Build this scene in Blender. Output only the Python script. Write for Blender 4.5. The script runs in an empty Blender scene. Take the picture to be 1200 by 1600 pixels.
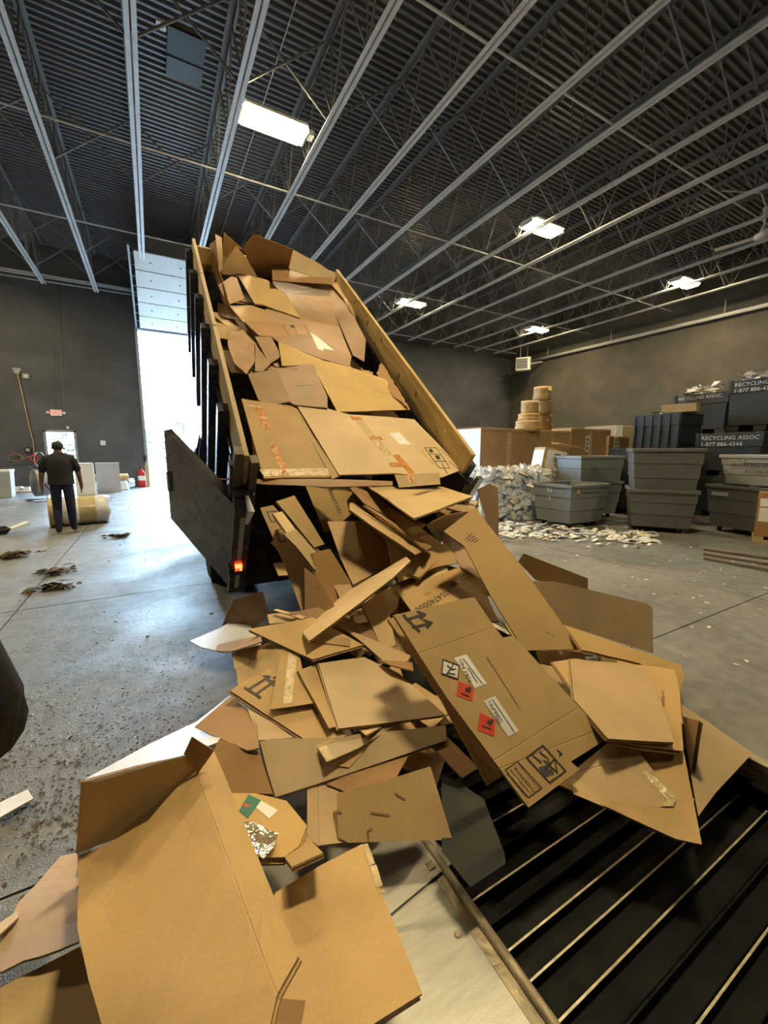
import bpy, bmesh, math, random
import numpy as np
from mathutils import Vector, Matrix, noise

# ------------------------------------------------------------------ camera, world, exposure
FPX = 640.0; PITCH = math.radians(8.4); YAW = math.radians(29.3); EYE = 1.55
scn = bpy.context.scene
COL = scn.collection
cam_data = bpy.data.cameras.new('camera')
cam = bpy.data.objects.new('camera', cam_data); COL.objects.link(cam)
cam.location = (0, 0, EYE)
cam.rotation_euler = (math.pi/2 - PITCH, 0, -YAW)
cam_data.sensor_fit = 'VERTICAL'; cam_data.sensor_height = 24.0
cam_data.lens = 24.0*FPX/1600.0
cam_data.clip_start = 0.02; cam_data.clip_end = 400
scn.camera = cam
SKY = 26.0
LAMP = 128.0
wd = bpy.data.worlds.new('overcast_sky'); scn.world = wd; wd.use_nodes = True
bg = wd.node_tree.nodes['Background']
bg.inputs[0].default_value = (0.52, 0.76, 1.0, 1); bg.inputs[1].default_value = SKY
scn.view_settings.view_transform = 'Standard'; scn.view_settings.look = 'None'
scn.view_settings.gamma = 1.0; scn.view_settings.use_curve_mapping = False
scn.view_settings.exposure = 1.0

# ------------------------------------------------------------------ pixel helpers (1200x1600 photo frame)
O3 = np.array([0, 0, EYE])
def ray(u, v):
    u = np.asarray(u, float); v = np.asarray(v, float)
    r = u-600.; cy = -(v-800.)
    up = cy*math.cos(PITCH)-FPX*math.sin(PITCH); fw = FPX*math.cos(PITCH)+cy*math.sin(PITCH)
    return np.stack([r*math.cos(YAW)+fw*math.sin(YAW), -r*math.sin(YAW)+fw*math.cos(YAW), up], -1)
def atz(u, v, z): d = ray(u, v); return Vector(O3+d*((z-EYE)/d[2]))
def aty(u, v, y): d = ray(u, v); return Vector(O3+d*(y/d[1]))
def atx(u, v, x): d = ray(u, v); return Vector(O3+d*(x/d[0]))

# ------------------------------------------------------------------ materials
MATS = {}
def nodes_of(name):
    m = bpy.data.materials.new(name); m.use_nodes = True
    nt = m.node_tree; b = nt.nodes['Principled BSDF']
    return m, nt, b
def mat(name, col, rough=0.6, metal=0.0, var=0.12, scale=8.0, bump=0.0, bscale=60.0, rvar=0.0, objvar=0.0, spec=None, stretch=None, emis=None, coat=0.0, trans=0.0, alpha=None):
    if name in MATS: return MATS[name]
    m, nt, b = nodes_of(name); N = nt.nodes; L = nt.links
    tc = N.new('ShaderNodeTexCoord'); mp = N.new('ShaderNodeMapping')
    L.new(tc.outputs['Object'], mp.inputs[0])
    if stretch: mp.inputs['Scale'].default_value = stretch
    nz = N.new('ShaderNodeTexNoise'); nz.inputs['Scale'].default_value = scale; nz.inputs['Detail'].default_value = 6
    L.new(mp.outputs[0], nz.inputs['Vector'])
    rm = N.new('ShaderNodeMapRange'); rm.inputs[1].default_value = .3; rm.inputs[2].default_value = .7
    rm.inputs[3].default_value = 1-var; rm.inputs[4].default_value = 1+var
    L.new(nz.outputs['Fac'], rm.inputs[0])
    fac = rm.outputs[0]
    if objvar:
        oi = N.new('ShaderNodeObjectInfo'); r2 = N.new('ShaderNodeMapRange')
        r2.inputs[3].default_value = 1-objvar; r2.inputs[4].default_value = 1+objvar
        L.new(oi.outputs['Random'], r2.inputs[0])
        mu = N.new('ShaderNodeMath'); mu.operation = 'MULTIPLY'
        L.new(fac, mu.inputs[0]); L.new(r2.outputs[0], mu.inputs[1]); fac = mu.outputs[0]
    sc = N.new('ShaderNodeVectorMath'); sc.operation = 'SCALE'
    sc.inputs[0].default_value = col[:3]; L.new(fac, sc.inputs['Scale'])
    L.new(sc.outputs[0], b.inputs['Base Color'])
    b.inputs['Roughness'].default_value = rough; b.inputs['Metallic'].default_value = metal
    if rvar:
        r3 = N.new('ShaderNodeMapRange'); r3.inputs[1].default_value = .3; r3.inputs[2].default_value = .7
        r3.inputs[3].default_value = max(.02, rough-rvar); r3.inputs[4].default_value = min(1, rough+rvar)
        n3 = N.new('ShaderNodeTexNoise'); n3.inputs['Scale'].default_value = scale*2.3; n3.inputs['Detail'].default_value = 4
        L.new(mp.outputs[0], n3.inputs['Vector']); L.new(n3.outputs['Fac'], r3.inputs[0]); L.new(r3.outputs[0], b.inputs['Roughness'])
    if bump:
        n2 = N.new('ShaderNodeTexNoise'); n2.inputs['Scale'].default_value = bscale; n2.inputs['Detail'].default_value = 4
        L.new(mp.outputs[0], n2.inputs['Vector'])
        bp = N.new('ShaderNodeBump'); bp.inputs['Strength'].default_value = bump; bp.inputs['Distance'].default_value = .02
        L.new(n2.outputs['Fac'], bp.inputs['Height']); L.new(bp.outputs[0], b.inputs['Normal'])
    if spec is not None: b.inputs['Specular IOR Level'].default_value = spec
    if coat: b.inputs['Coat Weight'].default_value = coat
    if trans: b.inputs['Transmission Weight'].default_value = trans
    if alpha is not None: b.inputs['Alpha'].default_value = alpha
    if emis: b.inputs['Emission Color'].default_value = (*emis[0], 1); b.inputs['Emission Strength'].default_value = emis[1]
    MATS[name] = m; return m

def floor_mat():
    m, nt, b = nodes_of('worn_concrete'); N = nt.nodes; L = nt.links
    tc = N.new('ShaderNodeTexCoord')
    def nz(s, d=8, w=0.0):
        n = N.new('ShaderNodeTexNoise'); n.inputs['Scale'].default_value = s; n.inputs['Detail'].default_value = d
        n.inputs['Distortion'].default_value = w; L.new(tc.outputs['Object'], n.inputs['Vector']); return n.outputs['Fac']
    cr = N.new('ShaderNodeValToRGB'); e = cr.color_ramp.elements
    e[0].position = .34; e[0].color = (.105, .105, .10, 1); e[1].position = .66; e[1].color = (.235, .235, .225, 1)
    mx = N.new('ShaderNodeMath'); mx.operation = 'ADD'
    s1 = N.new('ShaderNodeMath'); s1.operation = 'MULTIPLY'; s1.inputs[1].default_value = .55
    s2 = N.new('ShaderNodeMath'); s2.operation = 'MULTIPLY'; s2.inputs[1].default_value = .45
    L.new(nz(.7, 8, .6), s1.inputs[0]); L.new(nz(9, 8), s2.inputs[0]); L.new(s1.outputs[0], mx.inputs[0]); L.new(s2.outputs[0], mx.inputs[1])
    L.new(mx.outputs[0], cr.inputs[0]); L.new(cr.outputs[0], b.inputs['Base Color'])
    rr = N.new('ShaderNodeMapRange'); rr.inputs[1].default_value = .3; rr.inputs[2].default_value = .7; rr.inputs[3].default_value = .33; rr.inputs[4].default_value = .62
    L.new(nz(1.3, 6, .4), rr.inputs[0]); L.new(rr.outputs[0], b.inputs['Roughness'])
    ad = N.new('ShaderNodeMath'); ad.operation = 'ADD'; L.new(nz(140, 3), ad.inputs[0]); L.new(nz(28, 4), ad.inputs[1])
    bp = N.new('ShaderNodeBump'); bp.inputs['Strength'].default_value = .6; bp.inputs['Distance'].default_value = .01
    L.new(ad.outputs[0], bp.inputs['Height']); L.new(bp.outputs[0], b.inputs['Normal'])
    return m
def block_mat(name, axis, c1, c2):
    m, nt, b = nodes_of(name); N = nt.nodes; L = nt.links
    tc = N.new('ShaderNodeTexCoord'); sp = N.new('ShaderNodeSeparateXYZ'); cb = N.new('ShaderNodeCombineXYZ')
    L.new(tc.outputs['Object'], sp.inputs[0]); L.new(sp.outputs[axis], cb.inputs[0]); L.new(sp.outputs[2], cb.inputs[1])
    br = N.new('ShaderNodeTexBrick'); br.inputs['Scale'].default_value = 1; br.inputs['Brick Width'].default_value = .405
    br.inputs['Row Height'].default_value = .203; br.inputs['Mortar Size'].default_value = .008; br.inputs['Mortar Smooth'].default_value = .4
    br.inputs['Color1'].default_value = (*c1, 1); br.inputs['Color2'].default_value = (*c2, 1); br.inputs['Mortar'].default_value = (c1[0]*.9, c1[1]*.9, c1[2]*.9, 1)
    L.new(cb.outputs[0], br.inputs['Vector'])
    nz = N.new('ShaderNodeTexNoise'); nz.inputs['Scale'].default_value = .55; nz.inputs['Detail'].default_value = 9; nz.inputs['Distortion'].default_value = .5
    mp = N.new('ShaderNodeMapping'); mp.inputs['Scale'].default_value = (1, 1, 1.6)
    L.new(tc.outputs['Object'], mp.inputs[0]); L.new(mp.outputs[0], nz.inputs['Vector'])
    rm = N.new('ShaderNodeMapRange'); rm.inputs[1].default_value = .3; rm.inputs[2].default_value = .72; rm.inputs[3].default_value = .72; rm.inputs[4].default_value = 1.35
    L.new(nz.outputs['Fac'], rm.inputs[0])
    sc = N.new('ShaderNodeVectorMath'); sc.operation = 'SCALE'; L.new(br.outputs['Color'], sc.inputs[0]); L.new(rm.outputs[0], sc.inputs['Scale'])
    L.new(sc.outputs[0], b.inputs['Base Color']); b.inputs['Roughness'].default_value = .75
    n2 = N.new('ShaderNodeTexNoise'); n2.inputs['Scale'].default_value = 45; L.new(tc.outputs['Object'], n2.inputs['Vector'])
    ml = N.new('ShaderNodeMath'); ml.operation = 'MULTIPLY'; ml.inputs[1].default_value = .25; L.new(n2.outputs['Fac'], ml.inputs[0])
    sb = N.new('ShaderNodeMath'); sb.operation = 'SUBTRACT'; L.new(ml.outputs[0], sb.inputs[0]); L.new(br.outputs['Fac'], sb.inputs[1])
    bp = N.new('ShaderNodeBump'); bp.inputs['Strength'].default_value = .25; bp.inputs['Distance'].default_value = .008
    L.new(sb.outputs[0], bp.inputs['Height']); L.new(bp.outputs[0], b.inputs['Normal'])
    return m
def card_mat(name, col, gloss=.62):
    """kraft board: fibre speckle, faint flute lines, scuffs, tint differing from sheet to sheet"""
    m, nt, b = nodes_of(name); N = nt.nodes; L = nt.links
    tc = N.new('ShaderNodeTexCoord'); oi = N.new('ShaderNodeObjectInfo')
    n1 = N.new('ShaderNodeTexNoise'); n1.inputs['Scale'].default_value = 3.0; n1.inputs['Detail'].default_value = 8; n1.noise_dimensions = '4D'
    L.new(tc.outputs['Object'], n1.inputs['Vector'])
    w = N.new('ShaderNodeMath'); w.operation = 'MULTIPLY'; w.inputs[1].default_value = 40; L.new(oi.outputs['Random'], w.inputs[0]); L.new(w.outputs[0], n1.inputs['W'])
    n2 = N.new('ShaderNodeTexNoise'); n2.inputs['Scale'].default_value = 160; n2.inputs['Detail'].default_value = 3; L.new(tc.outputs['Object'], n2.inputs['Vector'])
    wv = N.new('ShaderNodeTexWave'); wv.bands_direction = 'Y'; wv.inputs['Scale'].default_value = 22; wv.inputs['Distortion'].default_value = .6; L.new(tc.outputs['Object'], wv.inputs['Vector'])
    def mr(src, a, c, lo=.3, hi=.7):
        r = N.new('ShaderNodeMapRange'); r.inputs[1].default_value = lo; r.inputs[2].default_value = hi; r.inputs[3].default_value = a; r.inputs[4].default_value = c
        L.new(src, r.inputs[0]); return r.outputs[0]
    def mul(a, c):
        k = N.new('ShaderNodeMath'); k.operation = 'MULTIPLY'; L.new(a, k.inputs[0]); L.new(c, k.inputs[1]); return k.outputs[0]
    f = mul(mul(mr(n1.outputs['Fac'], .88, 1.10), mr(n2.outputs['Fac'], .95, 1.05)), mul(mr(wv.outputs['Fac'], .995, 1.005, 0, 1), mr(oi.outputs['Random'], .82, 1.14, 0, 1)))
    sc = N.new('ShaderNodeVectorMath'); sc.operation = 'SCALE'; sc.inputs[0].default_value = col; L.new(f, sc.inputs['Scale'])
    hs = N.new('ShaderNodeHueSaturation'); L.new(sc.outputs[0], hs.inputs['Color'])
    sa = N.new('ShaderNodeMath'); sa.operation = 'MULTIPLY'; sa.inputs[1].default_value = 7.31; L.new(oi.outputs['Random'], sa.inputs[0])
    fr = N.new('ShaderNodeMath'); fr.operation = 'FRACT'; L.new(sa.outputs[0], fr.inputs[0])
    L.new(mr(fr.outputs[0], .86, 1.12, 0, 1), hs.inputs['Saturation'])
    L.new(hs.outputs[0], b.inputs['Base Color']); b.inputs['Roughness'].default_value = gloss
    b.inputs['Specular IOR Level'].default_value = .35
    bp = N.new('ShaderNodeBump'); bp.inputs['Strength'].default_value = .05; bp.inputs['Distance'].default_value = .003
    L.new(mul(wv.outputs['Fac'], n1.outputs['Fac']), bp.inputs['Height']); L.new(bp.outputs[0], b.inputs['Normal'])
    MATS[name] = m; return m
def wood_mat(name, col, knots=True):
    m, nt, b = nodes_of(name); N = nt.nodes; L = nt.links
    tc = N.new('ShaderNodeTexCoord'); mp = N.new('ShaderNodeMapping'); mp.inputs['Scale'].default_value = (14, 1.2, 14)
    L.new(tc.outputs['Object'], mp.inputs[0])
    n = N.new('ShaderNodeTexNoise'); n.inputs['Scale'].default_value = 1.4; n.inputs['Detail'].default_value = 7; n.inputs['Distortion'].default_value = .8
    L.new(mp.outputs[0], n.inputs['Vector'])
    cr = N.new('ShaderNodeValToRGB'); e = cr.color_ramp.elements
    e[0].position = .3; e[0].color = (col[0]*.62, col[1]*.58, col[2]*.5, 1); e[1].position = .62; e[1].color = (*col, 1)
    L.new(n.outputs['Fac'], cr.inputs[0])
    L.new(cr.outputs[0], b.inputs['Base Color']); b.inputs['Roughness'].default_value = .65
    MATS[name] = m; return m

M = {}
M['floor'] = floor_mat()
M['block_front'] = block_mat('painted_block_daylit', 0, (.070, .075, .086), (.078, .083, .094))  # grey wall paint with the blue of the daylight put into its colour
M['block_side'] = block_mat('painted_block_warmlit', 1, (.068, .061, .046), (.077, .069, .053))  # same grey wall paint, the warmer light on it put into its colour
M['deck'] = mat('steel_roof_deck', (.105, .11, .122), .42, .0, .10, 2, spec=.6)
M['chord'] = mat('bounce_lit_steel', (.66, .67, .69), .45, .10, .08, 5)  # pale tone puts the light bounced off the floor into the colour
M['web'] = mat('grey_web_bar', (.17, .175, .185), .5, .1, .10, 5)
M['pipe'] = mat('white_pipe', (.50, .50, .48), .5, 0, .08, 6)
M['lens'] = mat('lit_lamp', (1, .95, .8), .5, emis=((1.0, .80, .46), LAMP))
M['white_metal'] = mat('white_enamel', (.70, .70, .66), .4, 0, .05, 8)
M['kraft'] = card_mat('kraft_board', (.475, .325, .152))
M['kraft_pale'] = card_mat('pale_and_lit_kraft_board', (.55, .39, .19))  # pale board; also puts the light into the colour of brightly lit boards
M['kraft_pink'] = card_mat('pinkish_and_daylit_kraft_board', (.43, .275, .155))  # pinkish board; also puts the daylight cast into some truck load sheets
M['kraft_dark'] = card_mat('dark_and_shaded_kraft_board', (.315, .185, .085))  # dark board; also puts the shade into the colour of shaded boards
M['kraft_grey'] = card_mat('greyed_kraft_board', (.36, .27, .15), .5)
M['card_edge'] = mat('fluted_board_edge', (.30, .19, .085), .8, 0, .35, 90, objvar=.1)
M['white_card'] = mat('white_faced_board', (.72, .73, .76), .4, 0, .06, 4)
M['white_paper'] = mat('white_paper', (.78, .77, .72), .6, 0, .06, 5, objvar=.08)
M['ink'] = mat('black_print', (.03, .025, .02), .6, 0, .2, 60)
M['red_ink'] = mat('red_print', (.62, .055, .02), .5, 0, .1, 30)
M['tape'] = mat('clear_tape', (.60, .47, .26), .12, 0, .18, 20, bump=.9, bscale=25)
M['orange_tape'] = mat('orange_label_tape', (.55, .25, .075), .22, 0, .35, 18, bump=.5, bscale=25)
M['black_paint'] = mat('black_truck_paint', (.060, .055, .068), .26, 0, .12, 3, rvar=.03, bump=.008, bscale=3)
M['chassis'] = mat('black_chassis', (.012, .012, .013), .55, 0, .2, 8)
M['rubber'] = mat('tyre_rubber', (.016, .016, .017), .75, 0, .2, 12)
M['chrome'] = mat('bright_steel', (.75, .76, .80), .22, .9, .05, 9)
M['tail'] = mat('lit_tail_lamp', (.6, .02, .01), .3, emis=((1, .06, .015), 6.0))
M['pine'] = wood_mat('yellow_pine', (.58, .42, .165))
M['old_pine'] = wood_mat('weathered_pine', (.47, .36, .19))
M['grey_plank'] = wood_mat('grey_plank', (.13, .10, .06))
M['knot'] = mat('pine_knot', (.20, .09, .03), .7, 0, .3, 40)
M['steel_plate'] = mat('scuffed_steel_plate', (.36, .35, .305), .36, .55, .10, 7, rvar=.06, bump=.03, bscale=30, stretch=(1, 6, 1))
M['rust_lip'] = mat('worn_steel_lip', (.30, .25, .16), .5, .5, .3, 14, bump=.3, bscale=40)
M['pan'] = mat('black_conveyor_pan', (.006, .0055, .005), .6, .0, .6, 6, rvar=.15, bump=.12, bscale=18, spec=.12)
M['cleat'] = mat('brass_and_glint', (.46, .41, .28), .45, .6, .3, 30)  # brass edging; also the painted highlights along the cleats
M['black_plastic'] = mat('black_poly', (.020, .023, .025), .5, 0, .15, 5)
M['grey_plastic'] = mat('grey_poly', (.165, .178, .178), .5, 0, .10, 3, rvar=.08)
M['dark_grey_plastic'] = mat('dark_grey_poly', (.105, .105, .098), .5, 0, .10, 3, rvar=.08)
M['light_grey_plastic'] = mat('light_grey_poly', (.33, .345, .36), .5, 0, .08, 3)
M['stencil'] = mat('stencil_paint', (.62, .62, .58), .7, 0, .25, 30)
M['dark_stencil'] = mat('dark_stencil_paint', (.06, .06, .07), .7, 0, .2, 30)
M['smoke_plastic'] = mat('smoked_plastic_sheet', (.022, .022, .018), .25, 0, .15, 5, spec=.5)
M['red_paint'] = mat('red_enamel', (.50, .025, .03), .3, 0, .05, 8)
M['skin'] = mat('skin', (.22, .12, .08), .55, 0, .08, 20)
M['shirt'] = mat('dark_shirt', (.016, .016, .022), .85, 0, .2, 25, bump=.3, bscale=30)
M['jeans'] = mat('navy_jeans', (.012, .016, .045), .85, 0, .25, 40, bump=.3, bscale=60)
M['shoe'] = mat('dark_shoe', (.02, .02, .022), .6)
M['jacket'] = mat('black_fleece_jacket', (.010, .010, .012), .9, 0, .2, 30, bump=.12, bscale=50)
M['hair'] = mat('dark_hair', (.02, .016, .014), .7, 0, .3, 60)
M['wrap'] = mat('stretch_wrapped_roll', (.50, .43, .24), .22, 0, .15, 5, bump=.25, bscale=12)
M['film'] = mat('clear_film', (.72, .74, .76), .15, 0, .10, 8, bump=.6, bscale=20)
M['asphalt'] = mat('asphalt', (.10, .10, .097), .9, 0, .1, 5)
M['leaf'] = mat('green_leaf', (.045, .085, .02), .6, 0, .3, 3, objvar=.2)
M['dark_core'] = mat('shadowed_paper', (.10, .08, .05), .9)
M['bark'] = mat('bark', (.12, .09, .06), .9)
M['blue_drum'] = mat('blue_film', (.10, .30, .42), .25)
M['green_print'] = mat('green_print', (.02, .16, .11), .45, 0, .2, 30)
M['foil'] = mat('silver_foil', (.80, .80, .74), .16, .95, .15, 12, bump=1.0, bscale=16)
M['fan_grey'] = mat('fan_grey', (.30, .33, .37), .4, .3, .1, 8)
M['exit_red'] = mat('exit_letters', (.7, .05, .06), .5, emis=((1, .12, .12), .6))
M['debris'] = mat('brown_scrap', (.10, .075, .045), .9, 0, .4, 40, objvar=.2)
M['glass'] = mat('dark_window', (.02, .025, .03), .08, 0, .05)

# ------------------------------------------------------------------ mesh helpers
class MB:
    def __init__(s): s.v = []; s.f = []; s.m = []
    def add(s, vs, fs, mi=0):
        o = len(s.v); s.v += [tuple(p) for p in vs]; s.f += [tuple(i+o for i in f) for f in fs]; s.m += [mi]*len(fs); return s
    def box(s, c, sz, R=None, mi=0, taper=1.0):
        hx, hy, hz = sz[0]/2, sz[1]/2, sz[2]/2; c = Vector(c)
        pts = [Vector((x*hx*(taper if z > 0 else 1), y*hy*(taper if z > 0 else 1), z*hz)) for z in (-1, 1) for y in (-1, 1) for x in (-1, 1)]
        if R is not None: pts = [R @ p for p in pts]
        return s.add([c+p for p in pts], [(0, 2, 3, 1), (4, 5, 7, 6), (0, 1, 5, 4), (1, 3, 7, 5), (3, 2, 6, 7), (2, 0, 4, 6)], mi)
    def lohi(s, lo, hi, mi=0):
        lo = Vector(lo); hi = Vector(hi); return s.box((lo+hi)/2, hi-lo, None, mi)
    def bar(s, a, b, w, h, upv=(0, 0, 1), mi=0):
        a = Vector(a); b = Vector(b); d = b-a; L = d.length; d.normalize(); x = d.cross(Vector(upv))
        if x.length < 1e-4: x = d.cross(Vector((1, 0, 0)))
        x.normalize(); z = x.cross(d)
        R = Matrix((x, d, z)).transposed()
        return s.box((a+b)/2, (w, L, h), R, mi)
    def tube(s, pts, r, n=8, mi=0, cap=True):
        pts = [Vector(p) for p in pts]; rs = r if isinstance(r, (list, tuple)) else [r]*len(pts); rings = []
        px = None
        for i, p in enumerate(pts):
            d = (pts[min(i+1, len(pts)-1)]-pts[max(i-1, 0)]).normalized()
            x = (px - d*px.dot(d)) if px is not None else d.cross(Vector((0, 0, 1)))
            if x.length < 1e-3: x = d.cross(Vector((1, 0, 0)))
            x.normalize(); px = x; y = d.cross(x)
            rings.append([p+x*(rs[i]*math.cos(2*math.pi*k/n))+y*(rs[i]*math.sin(2*math.pi*k/n)) for k in range(n)])
        vs = [q for g in rings for q in g]; fs = []
        for i in range(len(pts)-1):
            for k in range(n):
                a = i*n+k; b = i*n+(k+1) % n; fs.append((a, b, b+n, a+n))
        if cap: fs.append(tuple(reversed(range(n)))); fs.append(tuple(range((len(pts)-1)*n, len(pts)*n)))
        return s.add(vs, fs, mi)
    def lathe(s, prof, c=(0, 0, 0), n=20, mi=0, axis='Z'):
        c = Vector(c); vs = []; fs = []
        for (r, z) in prof:
            for k in range(n):
                a = 2*math.pi*k/n; p = Vector((r*math.cos(a), r*math.sin(a), z))
                if axis == 'X': p = Vector((p.z, p.x, p.y))
                if axis == 'Y': p = Vector((p.y, p.z, p.x))
                vs.append(c+p)
        for i in range(len(prof)-1):
            for k in range(n):
                a = i*n+k; b = i*n+(k+1) % n; fs.append((a, b, b+n, a+n))
        fs.append(tuple(reversed(range(n)))); fs.append(tuple(range((len(prof)-1)*n, len(prof)*n)))
        return s.add(vs, fs, mi)
    def build(s, name, mats, parent=None, smooth=False, bevel=0.0):
        me = bpy.data.meshes.new(name); me.from_pydata(s.v, [], s.f)
        for k in (mats if isinstance(mats, (list, tuple)) else [mats]): me.materials.append(M[k] if isinstance(k, str) else k)
        if any(s.m): me.polygons.foreach_set('material_index', s.m)
        if smooth: me.polygons.foreach_set('use_smooth', [True]*len(me.polygons))
        me.update()
        return link(name, me, parent, bevel)
def link(name, me, parent=None, bevel=0.0):
    o = bpy.data.objects.new(name, me); COL.objects.link(o)
    if parent: o.parent = parent
    if bevel:
        b = o.modifiers.new('bevel', 'BEVEL'); b.width = bevel; b.segments = 2; b.limit_method = 'ANGLE'; b.angle_limit = .6
    return o
def thing(name, label, cat, loc=(0, 0, 0), rz=0.0, group=None):
    o = bpy.data.objects.new(name, None); COL.objects.link(o); o.empty_display_size = .1
    o.location = loc; o.rotation_euler = (0, 0, rz); return tag(o, label, cat, group)
def tag(o, label, cat, group=None):
    o['label'] = label; o['category'] = cat
    if group: o['group'] = group
    return o
def struct(o): o['kind'] = 'structure'; return o
def copy_thing(root, loc=None, rz=None, label=None, group=None):
    r = root.copy(); COL.objects.link(r)
    if loc is not None: r.location = loc
    if rz is not None: r.rotation_euler = (0, 0, rz)
    if label: r['label'] = label
    if group: r['group'] = group
    for ch in list(root.children):
        c = ch.copy(); COL.objects.link(c); c.parent = r
        for g in list(ch.children):
            d = g.copy(); COL.objects.link(d); d.parent = c
    return r
def text_mesh(body, size, align='LEFT'):
    cu = bpy.data.curves.new('lettering', 'FONT'); cu.body = body; cu.size = size; cu.align_x = align; cu.resolution_u = 2
    ob = bpy.data.objects.new('lettering', cu); COL.objects.link(ob)
    dg = bpy.context.evaluated_depsgraph_get(); me = bpy.data.meshes.new_from_object(ob.evaluated_get(dg))
    bpy.data.objects.remove(ob); bpy.data.curves.remove(cu)
    return me
def lettering(body, size, mw, mt, parent, name='lettering', align='LEFT'):
    """flat letters; mw = matrix (x along the line, z out of the surface) in parent's space"""
    me = text_mesh(body, size, align); me.transform(mw); me.materials.clear(); me.materials.append(M[mt])
    return link(name, me, parent)
def frame(o, x, y):
    x = Vector(x).normalized(); y = Vector(y); z = x.cross(y).normalized(); y = z.cross(x)
    m = Matrix((x, y, z)).transposed().to_4x4(); m.translation = Vector(o); return m
rnd = random.Random(7)

# ------------------------------------------------------------------ structure
WY = 21.17; WX = 21.84; LX = -14.0; BY = -12.0; DECK = 9.36
PIT = (0.84, 2.54, -3.0, 3.4)
fl = MB(); fl.lohi((LX, BY, -.9), (WX, WY, -.8)); floor = struct(fl.build('floor', 'floor'))
def rects_minus(r, h):
    x0, x1, y0, y1 = r; a0, a1, b0, b1 = h
    if x1 <= a0 or x0 >= a1 or y1 <= b0 or y0 >= b1: return [r]
    out = []
    if x0 < a0: out.append((x0, a0, y0, y1))
    if x1 > a1: out.append((a1, x1, y0, y1))
    if y0 < b0: out.append((max(x0, a0), min(x1, a1), y0, b0))
    if y1 > b1: out.append((max(x0, a0), min(x1, a1), b1, y1))
    return out
xs = [LX]+[-1.27+3.4*k for k in range(-3, 7)]+[WX]; ys = [BY]+[1.72+3.4*k for k in range(-3, 6)]+[WY]
for i in range(len(xs)-1):
    for j in range(len(ys)-1):
        m = MB(); g = .006
        for (a, b, c, d) in rects_minus((xs[i]+g, xs[i+1]-g, ys[j]+g, ys[j+1]-g), PIT): m.lohi((a, c, -.8), (b, d, 0))
        m.build('concrete_slab', 'floor', floor)
# pit lining
m = MB(); x0, x1, y0, y1 = PIT
m.lohi((x0-.05, y0, -.8), (x0, y1, -.03)); m.lohi((x1, y0, -.8), (x1+.05, y1, -.03)); m.lohi((x0, y1, -.8), (x1, y1+.05, -.03)); m.lohi((x0, y0-.05, -.8), (x1, y0, -.03))
struct(m.build('trim_1', 'chassis'))
# door in front wall: big opening x -0.17..3.75 z..6.72 ; exit door
DX0, DX1, DZ = -0.17, 3.75, 6.72
EX0, EX1, EZ = -3.70, -2.68, 2.40
m = MB()
for a, b, lo, hi in [(LX, EX0, 0, DECK), (EX0, EX1, EZ, DECK), (EX1, DX0, 0, DECK), (DX0, DX1, DZ, DECK), (DX1, WX+.3, 0, DECK)]:
    m.lohi((a, WY, lo), (b, WY+.3, hi+(.14 if hi == DECK else 0)))
struct(m.build('wall_front', 'block_front'))
m = MB(); m.lohi((WX, BY, 0), (WX+.3, WY, DECK+.14)); struct(m.build('wall_right', 'block_side'))
m = MB(); m.lohi((LX-.3, BY, 0), (LX, WY+.3, DECK+.14)); struct(m.build('wall_left', 'block_side'))
m = MB(); m.lohi((LX-.3, BY-.3, 0), (WX+.3, BY, DECK+.14)); struct(m.build('wall_back', 'block_front'))
# fluted roof deck, flutes along x
m = MB(); vs = []; y = BY; z0, z1 = DECK, DECK+.065; prof = []
while y < WY+.2:
    prof += [(y, z0), (y+.052, z0), (y+.072, z1), (y+.132, z1)]; y += .152
for (yy, zz) in prof: vs += [(LX, yy, zz), (WX, yy, zz)]
m.add(vs, [(2*i, 2*i+1, 2*i+3, 2*i+2) for i in range(len(prof)-1)])
m.lohi((LX-.3, BY-.3, DECK+.1), (WX+.3, WY+.3, DECK+.2))
struct(m.build('ceiling', 'deck'))
# door trims
m = MB()
for a, b in ((DX0-.10, DX0), (DX1, DX1+.1)): m.lohi((a, WY-.05, 0), (b, WY+.02, DZ+.1))
struct(m.build('trim_2', 'fan_grey'))
d = struct(MB().lohi((EX0-.02, WY-.04, 0), (EX0+.07, WY+.31, EZ)).lohi((EX1-.07, WY-.04, 0), (EX1+.02, WY+.31, EZ)).lohi((EX0-.02, WY-.04, EZ-.07), (EX1+.02, WY+.31, EZ+.02)).build('door_1', 'fan_grey'))
q = MB(); q.lohi((0, 0, .02), (.045, .95, EZ-.1)); leaf = q.build('door_leaf', 'fan_grey', d); leaf.location = (EX0+.02, WY+.32, 0)
MB().tube([(.06, .85, 1.0), (.14, .85, 1.0)], .03, 10).build('door_knob', 'chrome', leaf)
# outside ground
m = MB(); m.lohi((-60, WY+.3, -.3), (60, 120, -.02)); struct(m.build('ground', 'asphalt'))
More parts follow.
